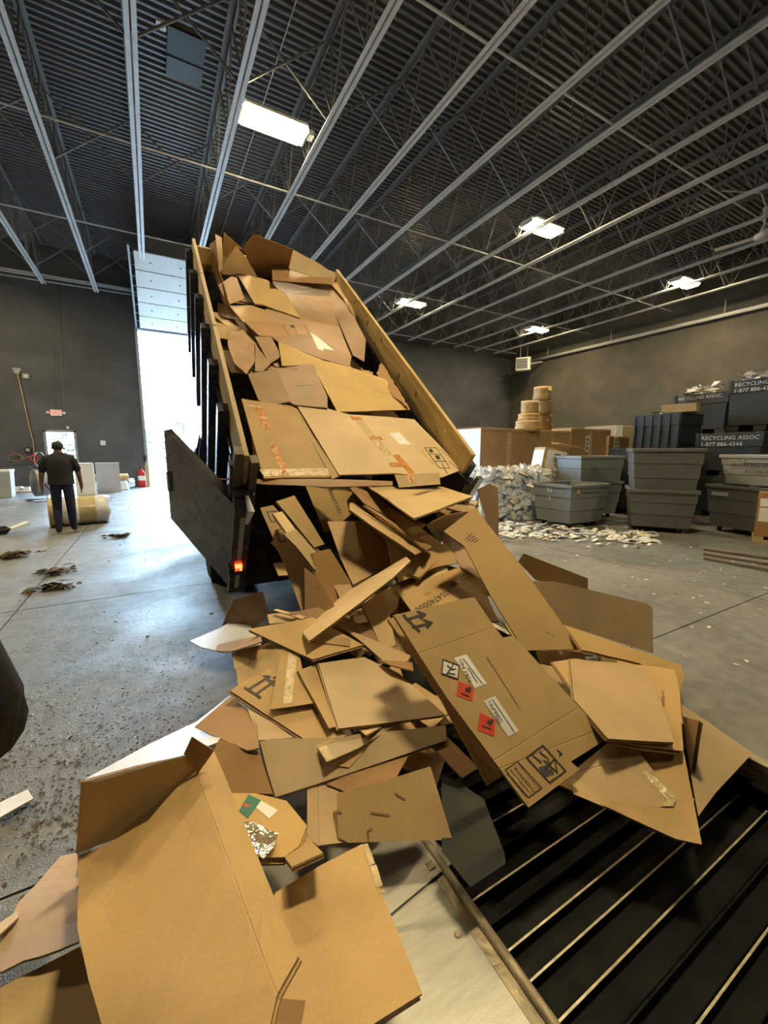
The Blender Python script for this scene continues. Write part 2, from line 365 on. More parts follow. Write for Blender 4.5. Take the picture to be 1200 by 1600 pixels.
# ------------------------------------------------------------------ roof joists
JB = 7.9; JT = 9.28; J0 = 0.18; JS = 1.66
ordn = ['first', 'second', 'third', 'fourth', 'fifth', 'sixth', 'seventh', 'eighth', 'ninth', 'tenth', 'eleventh', 'twelfth', 'thirteenth', 'fourteenth', 'fifteenth', 'sixteenth', 'seventeenth']
def make_joist():
    t = thing('roof_joist', 'pale open-web steel roof joist over the floor beyond the exit door', 'roof joist', (0, 0, JB), 0, 'open-web roof joists')
    m = MB()
    for s in (-1, 1):
        m.lohi((s*.052-.034, BY+.1, 0), (s*.052+.034, WY-.12, .010)); m.lohi((s*.018-.005, BY+.1, .010), (s*.018+.005, WY-.12, .075))
    m.build('bottom_chord', 'chord', t)
    m = MB(); H = JT-JB
    for s in (-1, 1):
        m.lohi((s*.055-.035, BY+.02, H+.062), (s*.055+.035, WY-.02, H+.072)); m.lohi((s*.02-.005, BY+.02, H-.01), (s*.02+.005, WY-.02, H+.062))
    m.build('top_chord', 'web', t)
    P = 1.5; y = WY-.9; k = 0
    me = None; mv = None
    vert = MB().bar((0, 0, .03), (0, 0, H), .024, .024, (0, 1, 0)); vme = None
    back = MB()
    while y > BY+1:
        segs = [((0, y, .03), (0, y+.72, H)), ((0, y, .03), (0, y-.72, H)), ((0, y, .03), (0, y, H))]
        for (a, b) in segs:
            if y > 3:
                key = (round(b[1]-a[1], 2))
                if key not in WEB: 
                    mm = MB().bar((0, 0, .03), (0, b[1]-a[1], H), .030 if key else .022, .030 if key else .022, (1, 0, 0)); me = bpy.data.meshes.new('web_bar'); me.from_pydata(mm.v, [], mm.f); me.materials.append(M['web']); WEB[key] = me
                o = link('web_bar', WEB[key], t); o.location = (0, y, 0)
            else: back.bar(a, b, .03, .03, (1, 0, 0))
        y -= P
    o = back.build('web_bars', 'web', t); o['kind'] = 'stuff'
    return t
WEB = {}
jroot = make_joist()
jx = [J0+JS*k for k in range(-8, 13)]
JLAB = {-2: 'roof joist running past the exit sign side of the raised door', -1: 'roof joist just beside the raised overhead door track', 0: 'roof joist running straight toward the raised overhead door',
        1: 'roof joist touching the doorward end of the biggest lamp', 2: 'roof joist beside the junction-box end of the biggest lamp'}
for i, x in enumerate(jx):
    k = i-8; L = JLAB.get(k)
    if i == 0: j = jroot; j.location.x = x
    else: j = copy_thing(jroot, (x, 0, JB))
    if L: j['label'] = 'pale open-web steel ' + L
    elif k > 2: j['label'] = 'pale steel roof joist, %s counted from the raised door toward the long side wall' % ordn[k]
# bridging: bottom pipes across the joists and dark cross braces
pipe_rows = [5.8, 11.1, 15.3, 20.6]
nm = {5.8: 'thin pale bridging pipe crossing the joists above the heaped truck', 11.1: 'thin pale bridging pipe crossing the joists beyond the biggest lamp', 15.3: 'thin pale bridging pipe crossing the joists before the overhead door', 20.6: 'thin pale bridging pipe crossing the joists close to the doorway wall'}
for y in pipe_rows:
    o = MB().tube([(LX+.1, y, JB+.11), (WX-.1, y, JB+.11)], .021, 8).build('bridging_pipe', 'chord'); tag(o, nm[y], 'pipe', 'bridging pipes')
xm = {}
for y in (4.4, 8.4, 12.4, 17.3, 19.4):
    for i in range(len(jx)-1):
        if jx[i] < -7: continue
        t = thing('cross_brace', 'dark crossed steel brace bars between two roof joists, %s row from the doorway wall' % {4.4: 'fifth', 8.4: 'fourth', 12.4: 'third', 17.3: 'second', 19.4: 'first'}[y], 'brace', (jx[i], y, JB), 0, 'cross braces between the joists')
        for s in (0, 1):
            if s not in xm:
                a, b = ((.03, 0, .06), (JS-.03, .0, JT-JB)) if s == 0 else ((.03, .04, JT-JB), (JS-.03, .04, .06))
                mm = MB().bar(a, b, .035, .035, (0, 1, 0)); me = bpy.data.meshes.new('brace_bar'); me.from_pydata(mm.v, [], mm.f); me.materials.append(M['web']); xm[s] = me
            link('brace_bar', xm[s], t)
# wall pipes
def pipe(name, pts, r, label, mt='pipe', n=10, cat='pipe', group=None): return tag(MB().tube(pts, r, n).build(name, mt, None, True), label, cat, group)
pipe('wall_pipe', [(LX+.1, WY-.16, 8.24), (DX0-.1, WY-.16, 8.22)], .045, 'upper pale pipe running along the doorway wall under the roof')
pipe('wall_pipe', [(LX+.1, WY-.10, 7.99), (DX0-.1, WY-.10, 8.03)], .03, 'thinner lower pale pipe running along the doorway wall')
o = thing('main_pipe', 'thick pale pipe running high along the long side wall', 'pipe', (WX-.22, 5, 7.28))
MB().tube([(0, -16.5, 0), (0, 14.6, 0)], .085, 12).build('pipe_run', 'pipe', o, True)
for y in (-6, -1, 4, 9, 13): MB().bar((0, y, 0), (0, y, .6), .03, .03, (0, 1, 0)).build('hanger', 'pipe', o)
pipe('hanging_pipe', [atz(835, 108, 8.6), atz(1020, 80*.0+160, 8.4), atz(1110, 60*.0+205, 8.3)], .02, 'short bent conduit hanging between the joists') if False else None
# electric conduit under the deck beside the big lamp
pipe('conduit', [(2.75, 3.2, 9.30), (2.75, 9.0, 9.30), (2.75, 18.5, 9.30)], .012, 'thin straight conduit running under the deck over the biggest lamp', 'pipe', 6)
pipe('conduit', [(2.5, 3.2, 9.30), (2.5, 7.0, 9.30), (2.42, 7.25, 9.30), (2.1, 7.25, 9.30)], .012, 'thin hooked conduit under the deck short of the biggest lamp', 'pipe', 6)

# ------------------------------------------------------------------ lamps
def make_lamp(x, y, label, n=4):
    t = thing('high_bay_lamp', label, 'ceiling lamp', (x, y, JB+.12), 0, 'high bay ceiling lamps')
    MB().lohi((-.62, -.30, .045), (.62, .30, .10)).lohi((-.66, -.22, -.02), (-.625, .22, .12)).lohi((.625, -.22, -.02), (.66, .22, .12)).build('housing', 'white_metal', t)
    MB().lohi((-.60, -.012, -.01), (.60, .012, .045)).build('divider', 'white_metal', t)
    for s in (-1, 1): MB().lohi((-.59, s*.155-.125, .018), (.59, s*.155+.125, .042)).build('lit_lens', 'lens', t)
    MB().lohi((.70, -.14, .02), (.80, .05, .12)).build('junction_box', 'white_metal', t)
    for s in (-1, 1): MB().bar((s*.55, 0, .1), (s*.55, 0, JT-JB-.1), .012, .012, (0, 1, 0)).build('suspension_rod', 'web', t)
    return t
LL = {(0, 0): 'largest glowing ceiling lamp, between joists above the tipped truck load', (1, 0): 'glowing ceiling lamp crossed by a joist over the open floor', (2, 0): 'glowing ceiling lamp with four bright spots near the stacked bins side', (1, 1): 'glowing ceiling lamp low over the pine side board of the truck', (2, 1): 'glowing ceiling lamp nearest the white louvred heater'}
for i, x in enumerate((2.62, 10.5, 18.6)):
    for j, y in enumerate((9.2, 16.3)):
        if i == 0 and j == 1: continue
        make_lamp(x, y, LL.get((i, j), 'glowing ceiling lamp hidden behind the heaped truck body'))
make_lamp(2.62, 1.9, 'glowing ceiling lamp straight above the spilled heap')
make_lamp(10.5, -5.2, 'glowing ceiling lamp over the tipping floor behind the conveyor')
for y in (9.2, 16.3): make_lamp(-5.3, y, 'glowing ceiling lamp over the floor beyond the exit door')

M['fan_dark'] = mat('dark_grey_metal', (.06, .062, .07), .5)
# roof panel (dark access hatch) with small box
t = thing('roof_hatch', 'dark square panel fixed under the fluted deck', 'hatch', (1.15, 10.2, DECK-.06))
MB().lohi((-.33, -.62, 0), (.33, .0, .05)).build('panel', 'black_plastic', t); MB().lohi((-.33, .01, -.02), (.33, .55, .05)).build('panel', 'fan_dark', t)
MB().lohi((-.52, -.62, .0), (-.36, -.45, .06)).build('junction_box', 'white_metal', t)
# unit heater
t = thing('unit_heater', 'white louvred unit heater hung in the far corner', 'heater', (20.5, 18.85, 6.55))
R = Matrix.Rotation(math.radians(-55), 3, 'Z')
MB().box((0, 0, .35), (.85, .55, .75), R).build('casing', 'white_metal', t, False, .015)
for k in range(6): MB().box(R @ Vector((-.05, -.30, .10+.1*k)), (.66, .06, .05), R @ Matrix.Rotation(.5, 3, 'X')).build('louvre', 'web', t)
for s in (-1, 1): MB().bar((s*.3, 0, .7), (s*.3, 0, 1.5), .02, .02, (0, 1, 0)).build('hanger', 'pipe', t)
MB().tube([(.4, 0, .4), (1.2, -.4, .55)], .05, 8).build('inlet_pipe', 'pipe', t)
# ceiling fan at the frame's edge
t = thing('ceiling_fan', 'white ceiling fan hanging on a down rod from the joists', 'ceiling fan', tuple(atz(1192, 372, 7.2)))
MB().lathe([(.05, .0), (.19, .02), (.20, .09), (.10, .15), (.05, .30)], n=20).build('motor', 'white_metal', t, True)
MB().tube([(0, 0, .25), (0, 0, .62)], .03, 10).lathe([(.07, .55), (.07, .75)], n=14).build('down_rod', 'white_metal', t)
MB().tube([(0, 0, .74), (-.15, .1, 1.1), (-.9, .7, 1.25)], .022, 8).build('cable', 'pipe', t)
for k in range(3):
    a = math.radians(100+120*k); Rz = Matrix.Rotation(a, 3, 'Z') @ Matrix.Rotation(.18, 3, 'X')
    MB().box(Rz @ Vector((.62, 0, .06)), (.85, .15, .012), Rz).build('blade', 'white_metal', t)

# ------------------------------------------------------------------ overhead sectional door (raised along sloping tracks)
t = thing('overhead_door', 'white sectional overhead door raised on its tracks above the opening', 'overhead door', (DX0, WY-.1, DZ))
P0 = Vector((.12, -.05, 0.02)); P1 = Vector((.12, -4.6, 1.30)); nsec = 5
dv = (P1-P0)/nsec; xw = Vector((DX1-DX0-.2, 0, 0)); nrm = xw.cross(dv).normalized()
for k in range(nsec):
    a = P0+dv*(k+.025); b = P0+dv*(k+.975); c = (a+b)/2+xw/2
    Rr = frame((0, 0, 0), xw, dv).to_3x3()
    sec = MB().box(c, (xw.length, (b-a).length, .05), Rr).build('door_section', 'white_metal', t)
    for j in range(4):
        MB().box(c+xw*(.125-.5+.25*j), (.05, .06, .075), Rr).build('hinge', 'web', sec)
for s in (0, 1):
    xx = -.02 if s == 0 else DX1-DX0+.02
    MB().bar((xx, -.02, -DZ+.05), (xx, -.02, 0), .06, .06, (0, 1, 0)).bar((xx, -.02, 0), (xx, -4.8, 1.36), .06, .09).build('track', 'fan_grey', t)
for k in range(9):
    f = k/8; MB().tube([(-.02+.0, -.05-4.4*f, .0+1.25*f), (.12, -.05-4.4*f, 0.0+1.25*f)], .03, 8).build('roller', 'web', t)
MB().tube([(-.1, -.25, 1.9), (DX1-DX0+.1, -.25, 1.9)], .05, 10).build('torsion_shaft', 'web', t)
# lintel beam in front
tag(MB().lohi((DX0+.35, 16.75, 8.15), (DX1+.5, 16.9, 8.6)).build('door_hood_beam', 'web'), 'dark steel beam carrying the raised door tracks', 'beam')

# ------------------------------------------------------------------ things on the doorway wall
def wp(u, v, off=0.0): return aty(u, v, WY-off)
p = wp(88, 645)
t = thing('exit_sign', 'white exit sign with red letters and two small lamp heads', 'exit sign', tuple(p))
MB().lohi((-.19, -.06, -.12), (.19, 0, .12)).build('casing', 'white_metal', t, False, .01)
lettering('EXIT', .2, frame((0, -.062, -.07), (1, 0, 0), (0, 0, 1)), 'exit_red', t, 'lettering', 'CENTER')
for s in (-1, 1): MB().lathe([(.03, -.03), (.06, .0), (.055, .05)], (s*.26, -.05, .0), 12, 0, 'Y').build('lamp_head', 'white_metal', t, True)
pipe('conduit', [tuple(wp(83, 540, .02)), tuple(wp(87, 640, .02))], .012, 'thin conduit dropping to the exit sign', 'web', 6)
pipe('conduit', [tuple(wp(92, 440, .02)), tuple(wp(100, 640, .02)), tuple(wp(105, 672, .02))], .012, 'thin conduit dropping to the door sensor beside the exit sign', 'web', 6)
t = thing('door_sensor', 'small white sensor above the exit door frame', 'sensor', tuple(wp(106, 668))); MB().lohi((-.04, -.06, -.05), (.04, 0, .05)).build('case', 'white_metal', t); MB().tube([(0, -.05, -.05), (.03, -.1, -.2)], .01, 6).build('lever', 'chrome', t)
t = thing('wall_switch', 'white switch plate on the block wall', 'switch', tuple(wp(161, 692))); MB().lohi((-.09, -.03, -.1), (.09, 0, .1)).build('plate', 'white_metal', t); MB().lohi((-.03, -.05, -.03), (.03, -.03, .03)).build('toggle', 'white_metal', t)
t = thing('push_button', 'dark push-button box on the block wall by the overhead door', 'button box', tuple(wp(226, 716))); MB().lohi((-.06, -.05, -.13), (.06, 0, .13)).build('case', 'chassis', t); MB().lathe([(.02, -.07), (.025, -.05)], (0, 0, .05), 10, 0, 'Y').build('button', 'red_paint', t)
t = thing('hose_reel', 'small pulley bracket high on the block wall', 'pulley', tuple(wp(27, 581))); MB().lathe([(.09, -.10), (.07, -.07), (.09, -.04)], n=14, axis='Y').build('wheel', 'fan_grey', t); MB().lohi((-.12, -.05, .05), (.12, 0, .14)).build('bracket', 'fan_grey', t)
t = thing('camera_box', 'small grey junction box high on the block wall', 'junction box', tuple(wp(41, 588))); MB().lohi((-.1, -.08, -.09), (.1, 0, .09)).build('case', 'fan_grey', t); MB().lohi((-.05, -.1, -.04), (.05, -.08, .04)).build('cover', 'white_metal', t)
hp = [wp(27, 583, .1), wp(36, 620, .1), wp(46, 668, .1), wp(52, 690, .1), wp(54, 715, .1)]
pipe('air_hose', [tuple(q) for q in hp], .02, 'pale air hose hanging slantwise from the wall pulley', 'kraft_pale', 6, 'hose')
pipe('wall_cable', [tuple(wp(41, 590, .03)), tuple(wp(48, 680, .03))], .008, 'thin dark cable hanging from the junction box', 'web', 6, 'cable')
c0 = wp(62, 718, .1); pipe('coiled_hose', [tuple(c0+Vector((.17*math.sin(a), 0, .3*math.cos(a)))) for a in np.linspace(.3, 6.0, 14)], .022, 'pale hose loop hung on the wall beside the exit door', 'white_card', 6, 'hose')
c0 = wp(54, 716, .12); pipe('coiled_hose', [tuple(c0+Vector((.11*math.sin(a), -.01*a, .13*math.cos(a)))) for a in np.linspace(0, 12.5, 30)], .02, 'reddish hose coiled tightly on the wall beside the exit door', 'red_paint', 6, 'hose')
c0 = wp(24, 715, .1); pipe('coiled_hose', [tuple(c0+Vector((.22*math.sin(a), -.01*a, .13*math.cos(a)))) for a in np.linspace(0, 9.0, 24)]+[tuple(wp(54, 711, .1))], .02, 'brown hose looped on the wall with a lead to the coil', 'kraft_dark', 6, 'hose')
t = thing('wall_ring', 'small dark ring gauge on the block wall', 'gauge', tuple(wp(44, 703, 0))); MB().lathe([(.12, -.06), (.13, 0)], n=18, axis='Y').build('rim', 'chassis', t); MB().lathe([(.07, -.075), (.07, -.06)], n=14, axis='Y').build('face', 'fan_grey', t)
# fire extinguisher
t = thing('fire_extinguisher', 'red fire extinguisher standing at the overhead door jamb', 'fire extinguisher', tuple(atz(223, 761, 0)))
MB().lathe([(.13, 0), (.15, .03), (.15, .62), (.11, .72), (.05, .76), (.05, .84)], n=20).build('cylinder', 'red_paint', t, True)
MB().lohi((-.03, -.12, .84), (.03, .06, .88)).lohi((-.02, -.12, .90), (.02, .05, .93)).build('handle', 'chassis', t); MB().tube([(.05, 0, .84), (.17, -.03, .74), (.17, -.03, .3)], .018, 8).build('hose', 'chassis', t); MB().lathe([(.152, .30), (.152, .5)], n=20).build('label_band', 'white_paper', t)
t = thing('pine_stub', 'short pale wooden post leaning beside the fire extinguisher', 'post', tuple(atz(232, 761, 0))); MB().lohi((-.07, -.05, 0), (.07, .05, .95)).build('post', 'old_pine', t); MB().lohi((-.05, -.055, .86), (.05, .055, 1.02)).build('cap', 'old_pine', t)

# ------------------------------------------------------------------ floor items on the doorway side
# wrapped roll
p0 = atz(74, 826, 0); p1 = atz(163, 818, 0)
ax = (p1-p0); ax.z = 0; Lr = ax.length; ax.normalize(); Rr = .30
t = thing('film_wrapped_roll', 'big yellowish roll wrapped in film lying on its side before the walking man', 'roll', tuple((p0+p1)/2+Vector((0, .25, 0))), math.atan2(ax.y, ax.x))
MB().lathe([(Rr*.97, -Lr/2), (Rr, -Lr/2+.03), (Rr, Lr/2-.03), (Rr*.97, Lr/2)], (0, 0, Rr), 28, 0, 'X').build('roll', 'wrap', t, True)
MB().lathe([(.11, Lr/2-.01), (.11, Lr/2+.012)], (0, 0, Rr), 18, 0, 'X').build('core', 'kraft_dark', t)
f = MB(); g = []; n = 26
for k in range(n):
    a = 2*math.pi*k/n
    for (r, xo) in ((Rr+.004, Lr/2-.16), (Rr+.006, Lr/2), (Rr+.0-.03*rnd.random(), Lr/2+.05+.07*rnd.random()), (.15, Lr/2+.015)): g.append((xo, r*math.cos(a), Rr+r*math.sin(a)))
f.add(g, [(4*k+j, 4*((k+1) % n)+j, 4*((k+1) % n)+j+1, 4*k+j+1) for k in range(n) for j in range(3)]); f.build('film_end', 'film', t, True)
MB().lathe([(Rr+.005, -.25), (Rr+.005, .02)], (0, 0, Rr), 28, 0, 'X').build('film_band', 'film', t, True)
# drum fan
p = atz(66, 783, 0)
t = thing('drum_fan', 'grey drum fan on a floor stand behind the walking man', 'fan', tuple(p), math.radians(25))
MB().lathe([(.40, -.16), (.42, -.14), (.42, .16), (.40, .18), (.38, .18), (.38, -.16)], (0, 0, .58), 28, 0, 'X').build('drum', 'fan_grey', t, True)
for k in range(4): MB().lathe([(.08+.09*k, .17), (.09+.09*k, .18)], (0, 0, .58), 24, 0, 'X').build('guard_ring', 'chassis', t)
for k in range(5):
    a = 2*math.pi*k/5; Rx = Matrix.Rotation(a, 3, 'X') @ Matrix.Rotation(.5, 3, 'Z'); MB().box(Vector((0, 0, .58))+Rx @ Vector((0, 0, .19)), (.02, .16, .3), Rx).build('blade', 'fan_grey', t)
MB().tube([(-.1, 0, .58), (.1, 0, .58)], .07, 12).build('motor', 'chassis', t)
for s in (-1, 1): MB().tube([(-.28, s*.44, .03), (.28, s*.44, .03), (0, s*.45, .58)], .02, 8).build('stand_tube', 'chassis', t)
MB().tube([(-.28, -.44, .03), (-.28, .44, .03)], .02, 8).build('stand_tube', 'chassis', t); MB().tube([(-.1, -.4, 1.0), (-.2, -.3, 1.15), (-.2, .3, 1.15), (-.1, .4, 1.0)], .018, 8).build('handle', 'chassis', t)
# white foam board block & rolls by wall
p = atz(140, 774, 0)
t = thing('foam_block', 'tall white wrapped block standing against the doorway wall', 'block', (p.x, p.y, 0), .15)
MB().lohi((-.35, 0, 0), (.2, .5, 1.15)).build('block', 'white_card', t, False, .02); MB().lohi((-.36, -.01, .4), (.21, .51, .5)).build('wrap_band', 'film', t)
t = thing('foam_block', 'grey leaning panel behind the white wrapped block', 'panel', (p.x+.45, p.y+.75, 0), .05); MB().box((.1, .1, .55), (.75, .08, 1.15), Matrix.Rotation(-.12, 3, 'X')).build('panel', 'light_grey_plastic', t); MB().box((.1, .13, 1.12), (.76, .1, .03), Matrix.Rotation(-.12, 3, 'X')).build('edging', 'white_card', t)
p = atz(168, 766, 0)
t = thing('tube_roll', 'brown cardboard tube lying on white wrapped packs by the wall', 'tube', (p.x, p.y, .36)); MB().lathe([(.14, -.75), (.15, -.74), (.15, .74), (.14, .75)], (0, 0, .15), 18, 0, 'X').build('tube', 'kraft', t, True); MB().lathe([(.09, .74), (.09, .77)], (0, 0, .15), 14, 0, 'X').build('hollow', 'kraft_dark', t)
t = thing('wrapped_pack', 'low white film-wrapped pack under the brown tube', 'pack', (p.x, p.y, 0)); MB().box((0, .05, .17), (1.5, .6, .34), None, 0, .92).build('pack', 'white_card', t, False, .04)
f = MB()
for k in range(10): f.box((.78+.1*rnd.random(), -.2+.3*rnd.random(), .1+.4*rnd.random()), (.16, .02, .16), Matrix.Rotation(rnd.random()*6, 3, 'X') @ Matrix.Rotation(rnd.random()*6, 3, 'Y'))
f.build('loose_film', 'film', t)
# white crate at the left edge
p = atz(18, 778, 0)
t = thing('white_crate', 'white bin with a pale rim at the edge of the open floor', 'bin', (p.x-.55, p.y+.1, 0), .1)
tb = MB().box((0, .3, .45), (1.1, .8, .9), None, 0, 1.06); tb.build('body', 'light_grey_plastic', t, False, .03); MB().lohi((-.6, -.14, .86), (.6, .74, .94)).build('rim', 'white_card', t, False, .02); MB().box((-.2, .2, 1.0), (.6, .4, .2), Matrix.Rotation(.3, 3, 'Y')).build('film_heap', 'film', t)
p = atz(33, 768, 0)
o = MB()
for k in range(14): o.box((rnd.uniform(-.6, .6), rnd.uniform(-.2, .3), rnd.uniform(.05, .18)), (.5, .3, .08), Matrix.Rotation(rnd.uniform(-.4, .4), 3, 'X') @ Matrix.Rotation(rnd.uniform(0, 3), 3, 'Z'))
o = tag(o.build('film_heap', 'film'), 'low heap of crumpled white film along the doorway wall', 'plastic film'); o.location = (p.x, p.y-.6, 0)
# hand truck tip at the left edge
p = atz(5, 835, 0)
t = thing('pallet_jack', 'dark pallet jack with a pale fork tip at the edge of the floor', 'pallet jack', (p.x, p.y, 0), math.radians(40))
MB().lohi((-.9, -.08, .06), (.1, .08, .12)).build('fork', 'chassis', t, False, .02); MB().box((.25, 0, .12), (.35, .16, .03), Matrix.Rotation(-.25, 3, 'Y')).build('fork_tip', 'white_card', t)
MB().lohi((-.9, .32, .06), (.1, .48, .12)).build('fork', 'chassis', t, False, .02); MB().lathe([(.08, -.05), (.08, .05)], (0, 0, .08), 14, 0, 'Y').build('wheel', 'rubber', t)
MB().lohi((-1.15, -.1, .06), (-.88, .5, .5)).tube([(-1.1, .2, .4), (-1.35, .2, 1.1)], .025, 8).build('pump_head', 'red_paint', t)
# outdoors
def tree(x, y, h, w, label, seed):
    r = random.Random(seed); t = thing('roadside_tree', label, 'tree', (x, y, 0), 0, 'trees outside the doorways')
    MB().tube([(0, 0, 0), (.1, 0, h*.35), (0, .1, h*.7)], [.18, .13, .06], 8).build('trunk', 'bark', t)
    f = MB()
    for k in range(900):
        a = r.uniform(0, 6.28); zz = r.uniform(.12, 1); rr = w*math.sqrt(r.random())*math.sin(math.pi*min(1, zz*.85+.1))
        c = Vector((rr*math.cos(a), rr*math.sin(a), h*zz)); s = r.uniform(.12, .26)
        R = Matrix.Rotation(r.uniform(0, 6), 3, 'Z') @ Matrix.Rotation(r.uniform(-1, 1), 3, 'X')
        f.add([c+R @ Vector(q) for q in ((-s, 0, 0), (0, -s*.5, 0), (s, 0, 0), (0, s*.5, .02))], [(0, 1, 2, 3)])
    fo = f.build('foliage', 'leaf', t); fo['kind'] = 'stuff'
for k, (x, y, h, w) in enumerate([(-.6, 46, 3.6, 2.2), (3.0, 54, 5.0, 2.6), (6.4, 44, 4.6, 2.0), (-6.2, 42, 4.2, 2.4), (-12.5, 55, 4.6, 2.8)]):
    tree(x, y, h, w, ['low green tree outside by the jamb of the overhead door', 'green tree outside behind the truck cab', 'green tree outside hidden mostly by the truck body', 'green tree seen through the exit door', 'green tree outside beyond the exit door'][k], k)
t = thing('yard_fence', 'pale lattice fence standing outside the overhead door', 'fence', (.15, 30, 0))
for k in range(14): MB().lohi((-.4, 0, .1+.17*k), (.4, .04, .2+.17*k)).build('rail', 'fan_grey', t)
for x in (-.4, .4): MB().lohi((x-.05, -.02, 0), (x+.05, .06, 2.5)).build('post', 'fan_grey', t)
# ------------------------------------------------------------------ dump truck
TA = Vector((.63, 3.164, 1.52)); TYAW = -.0314; TT = .6954; TL = 4.648; TW = 2.1
tl = Vector((-math.sin(TYAW)*math.cos(TT), math.cos(TYAW)*math.cos(TT), math.sin(TT))); tw = Vector((math.cos(TYAW), math.sin(TYAW), 0)); tu = tw.cross(tl)
TRK = Vector((1.68, 6.5, 0))
TR = Matrix((tw, tl, tu)).transposed()
def tb(a, b, c): return TA+tw*a+tl*b+tu*c-TRK
truck = thing('dump_truck', 'black dump truck with its tipped wooden-sided body heaped with cardboard', 'truck', tuple(TRK))
def bodybox(lo, hi, name, mt, parent=truck, bevel=0.0, mb=None):
    """box in body axes; mesh origin sits at its own centre with the body's rotation"""
    c = [(lo[i]+hi[i])/2 for i in range(3)]; s = [abs(hi[i]-lo[i]) for i in range(3)]
    o = MB().box((0, 0, 0), s).build(name, mt, parent, False, bevel)
    mw = TR.to_4x4(); mw.translation = tb(*c)
    if parent is not truck: mw = parent.matrix_basis.inverted() @ mw
    o.matrix_basis = mw; return o
FLR = -1.55
bodybox((-.02, 0, FLR-.08), (TW+.02, TL, FLR), 'bed_floor', 'black_paint')
for a in (.55, 1.45): bodybox((a-.06, .2, FLR-.24), (a+.06, TL-.1, FLR-.08), 'bed_sill', 'chassis')
for k in range(7): bodybox((-.02, .3+.68*k, FLR-.16), (TW+.02, .38+.68*k, FLR-.08), 'cross_member', 'chassis')
bodybox((-.03, 0, FLR), (0, TL, -.33), 'side_panel', 'black_paint')
bodybox((TW, 0, FLR), (TW+.03, TL, -.33), 'side_panel', 'black_paint')
bodybox((-.03, TL, FLR), (TW+.03, TL+.04, -.30), 'front_panel', 'black_paint')
for k in range(7):
    b = .02+.755*k
    bodybox((-.13, b-.02, FLR-.10), (-.03, b+.10, -.14), 'side_stake', 'black_paint', truck, .006)
    bodybox((TW+.03, b-.02, FLR-.10), (TW+.13, b+.10, -.14), 'side_stake', 'black_paint', truck, .006)
    if k < 6: bodybox((-.075, b+.30, FLR-.02), (-.03, b+.40, -.33), 'side_rib', 'black_paint', truck, .004)
bodybox((-.06, 0, -.39), (-.03, TL, -.33), 'top_rail', 'black_paint')
for (b0, b1) in ((0.0, 2.05), (2.07, 3.4), (3.42, TL)): bodybox((-.04, b0, -.31), (0, b1, 0), 'side_board', 'old_pine', truck, .004)
bodybox((.002, .4, -.62), (.03, 3.9, -.36), 'side_board', 'old_pine', truck, .004)
rb = bodybox((TW, 0, -.31), (TW+.045, TL, 0), 'side_board', 'pine', truck, .004)
for (b, c, r) in ((.62, -.20, .012), (.50, -.10, .012)): 
    o = MB().lathe([(r, -.008), (r*.6, .0)], n=10, axis='X').build('bolt', 'chrome', rb); o.location = (-.024, b-TL/2, c+.155)
for (b, c, r) in ((1.25, -.14, .026), (1.75, -.2, .028), (2.45, -.09, .024), (2.6, -.22, .018), (3.0, -.12, .03), (3.35, -.2, .02), (3.6, -.08, .025)):
    o = MB().lathe([(r, -.002), (r*.5, .001)], n=12, axis='X').build('knot', 'knot', rb); o.location = (-.0235, b-TL/2, c+.155); o.scale = (1, 1.0, 1.25)
bodybox((-.04, TL, -.40), (TW+.045, TL+.045, -.09), 'front_board', 'pine', truck, .004)
# rear corner posts, wooden stake stubs
bodybox((-.10, -.12, FLR-.12), (.05, -.0, -.30), 'rear_post', 'black_paint', truck, .008)
bodybox((TW, -.12, FLR-.12), (TW+.16, 0, -.30), 'rear_post', 'black_paint', truck, .008)
bodybox((-.105, -.02, -.55), (-.045, .07, .03), 'stake_stub', 'grey_plank'); bodybox((.005, -.06, -.42), (.06, .03, -.02), 'stake_stub', 'grey_plank')
bodybox((0, -.06, FLR-.12), (TW, .0, FLR+.02), 'rear_sill', 'black_paint')
o = bodybox((-.05, -.128, FLR+.42), (-.01, -.12, FLR+1.0), 'post_trim', 'chrome'); bodybox((-.05, -.128, FLR-.02), (-.01, -.12, FLR+.26), 'post_trim', 'chrome')
bodybox((-.06, -.15, FLR+.29), (.0, -.12, FLR+.36), 'tail_lamp', 'tail')
for c in (-.36, FLR+.28): bodybox((-.11, -.15, c-.05), (-.02, -.06, c+.05), 'hinge_lug', 'chassis')
# barn gates
O3v = Vector((0, 0, EYE))
def gate(side, th, wdt, c0, c1):
    e = bpy.data.objects.new('gate', None)
    thr = math.radians(th)
    d = (-tw if side < 0 else tw)*math.cos(thr)+tl*math.sin(thr); n = tu.cross(d).normalized()
    R = Matrix((d, n, tu)).transposed()
    org = tb(-.05 if side < 0 else TW+.05, -.10, 0)
    cs = 1 if n.dot(O3v-(org+TRK)) > 0 else -1
    g = MB(); h = c1-c0
    g.box((wdt/2, cs*.03, (c0+c1)/2), (wdt, .012, h))
    go = g.build('gate', 'black_paint', truck); mw = R.to_4x4(); mw.translation = org; go.matrix_basis = mw
    for (lo, hi) in (((0, -.035, c1-.07), (wdt, .035, c1)), ((0, -.035, c0), (wdt, .035, c0+.07)), ((0, -.035, c0), (.07, .035, c1)), ((wdt-.07, -.035, c0), (wdt, .035, c1))):
        MB().lohi(lo, hi).build('gate_frame', 'black_paint', go)
    MB().lohi((wdt-.06, cs*.05-.012, (c0+c1)/2-.12), (wdt-.03, cs*.05+.012, (c0+c1)/2+.12)).build('latch', 'chrome', go)
    return go
g1 = gate(-1, 64, 1.08, FLR-.04, -.44)
g2 = gate(1, 112, 1.1, FLR-.08, -.25)
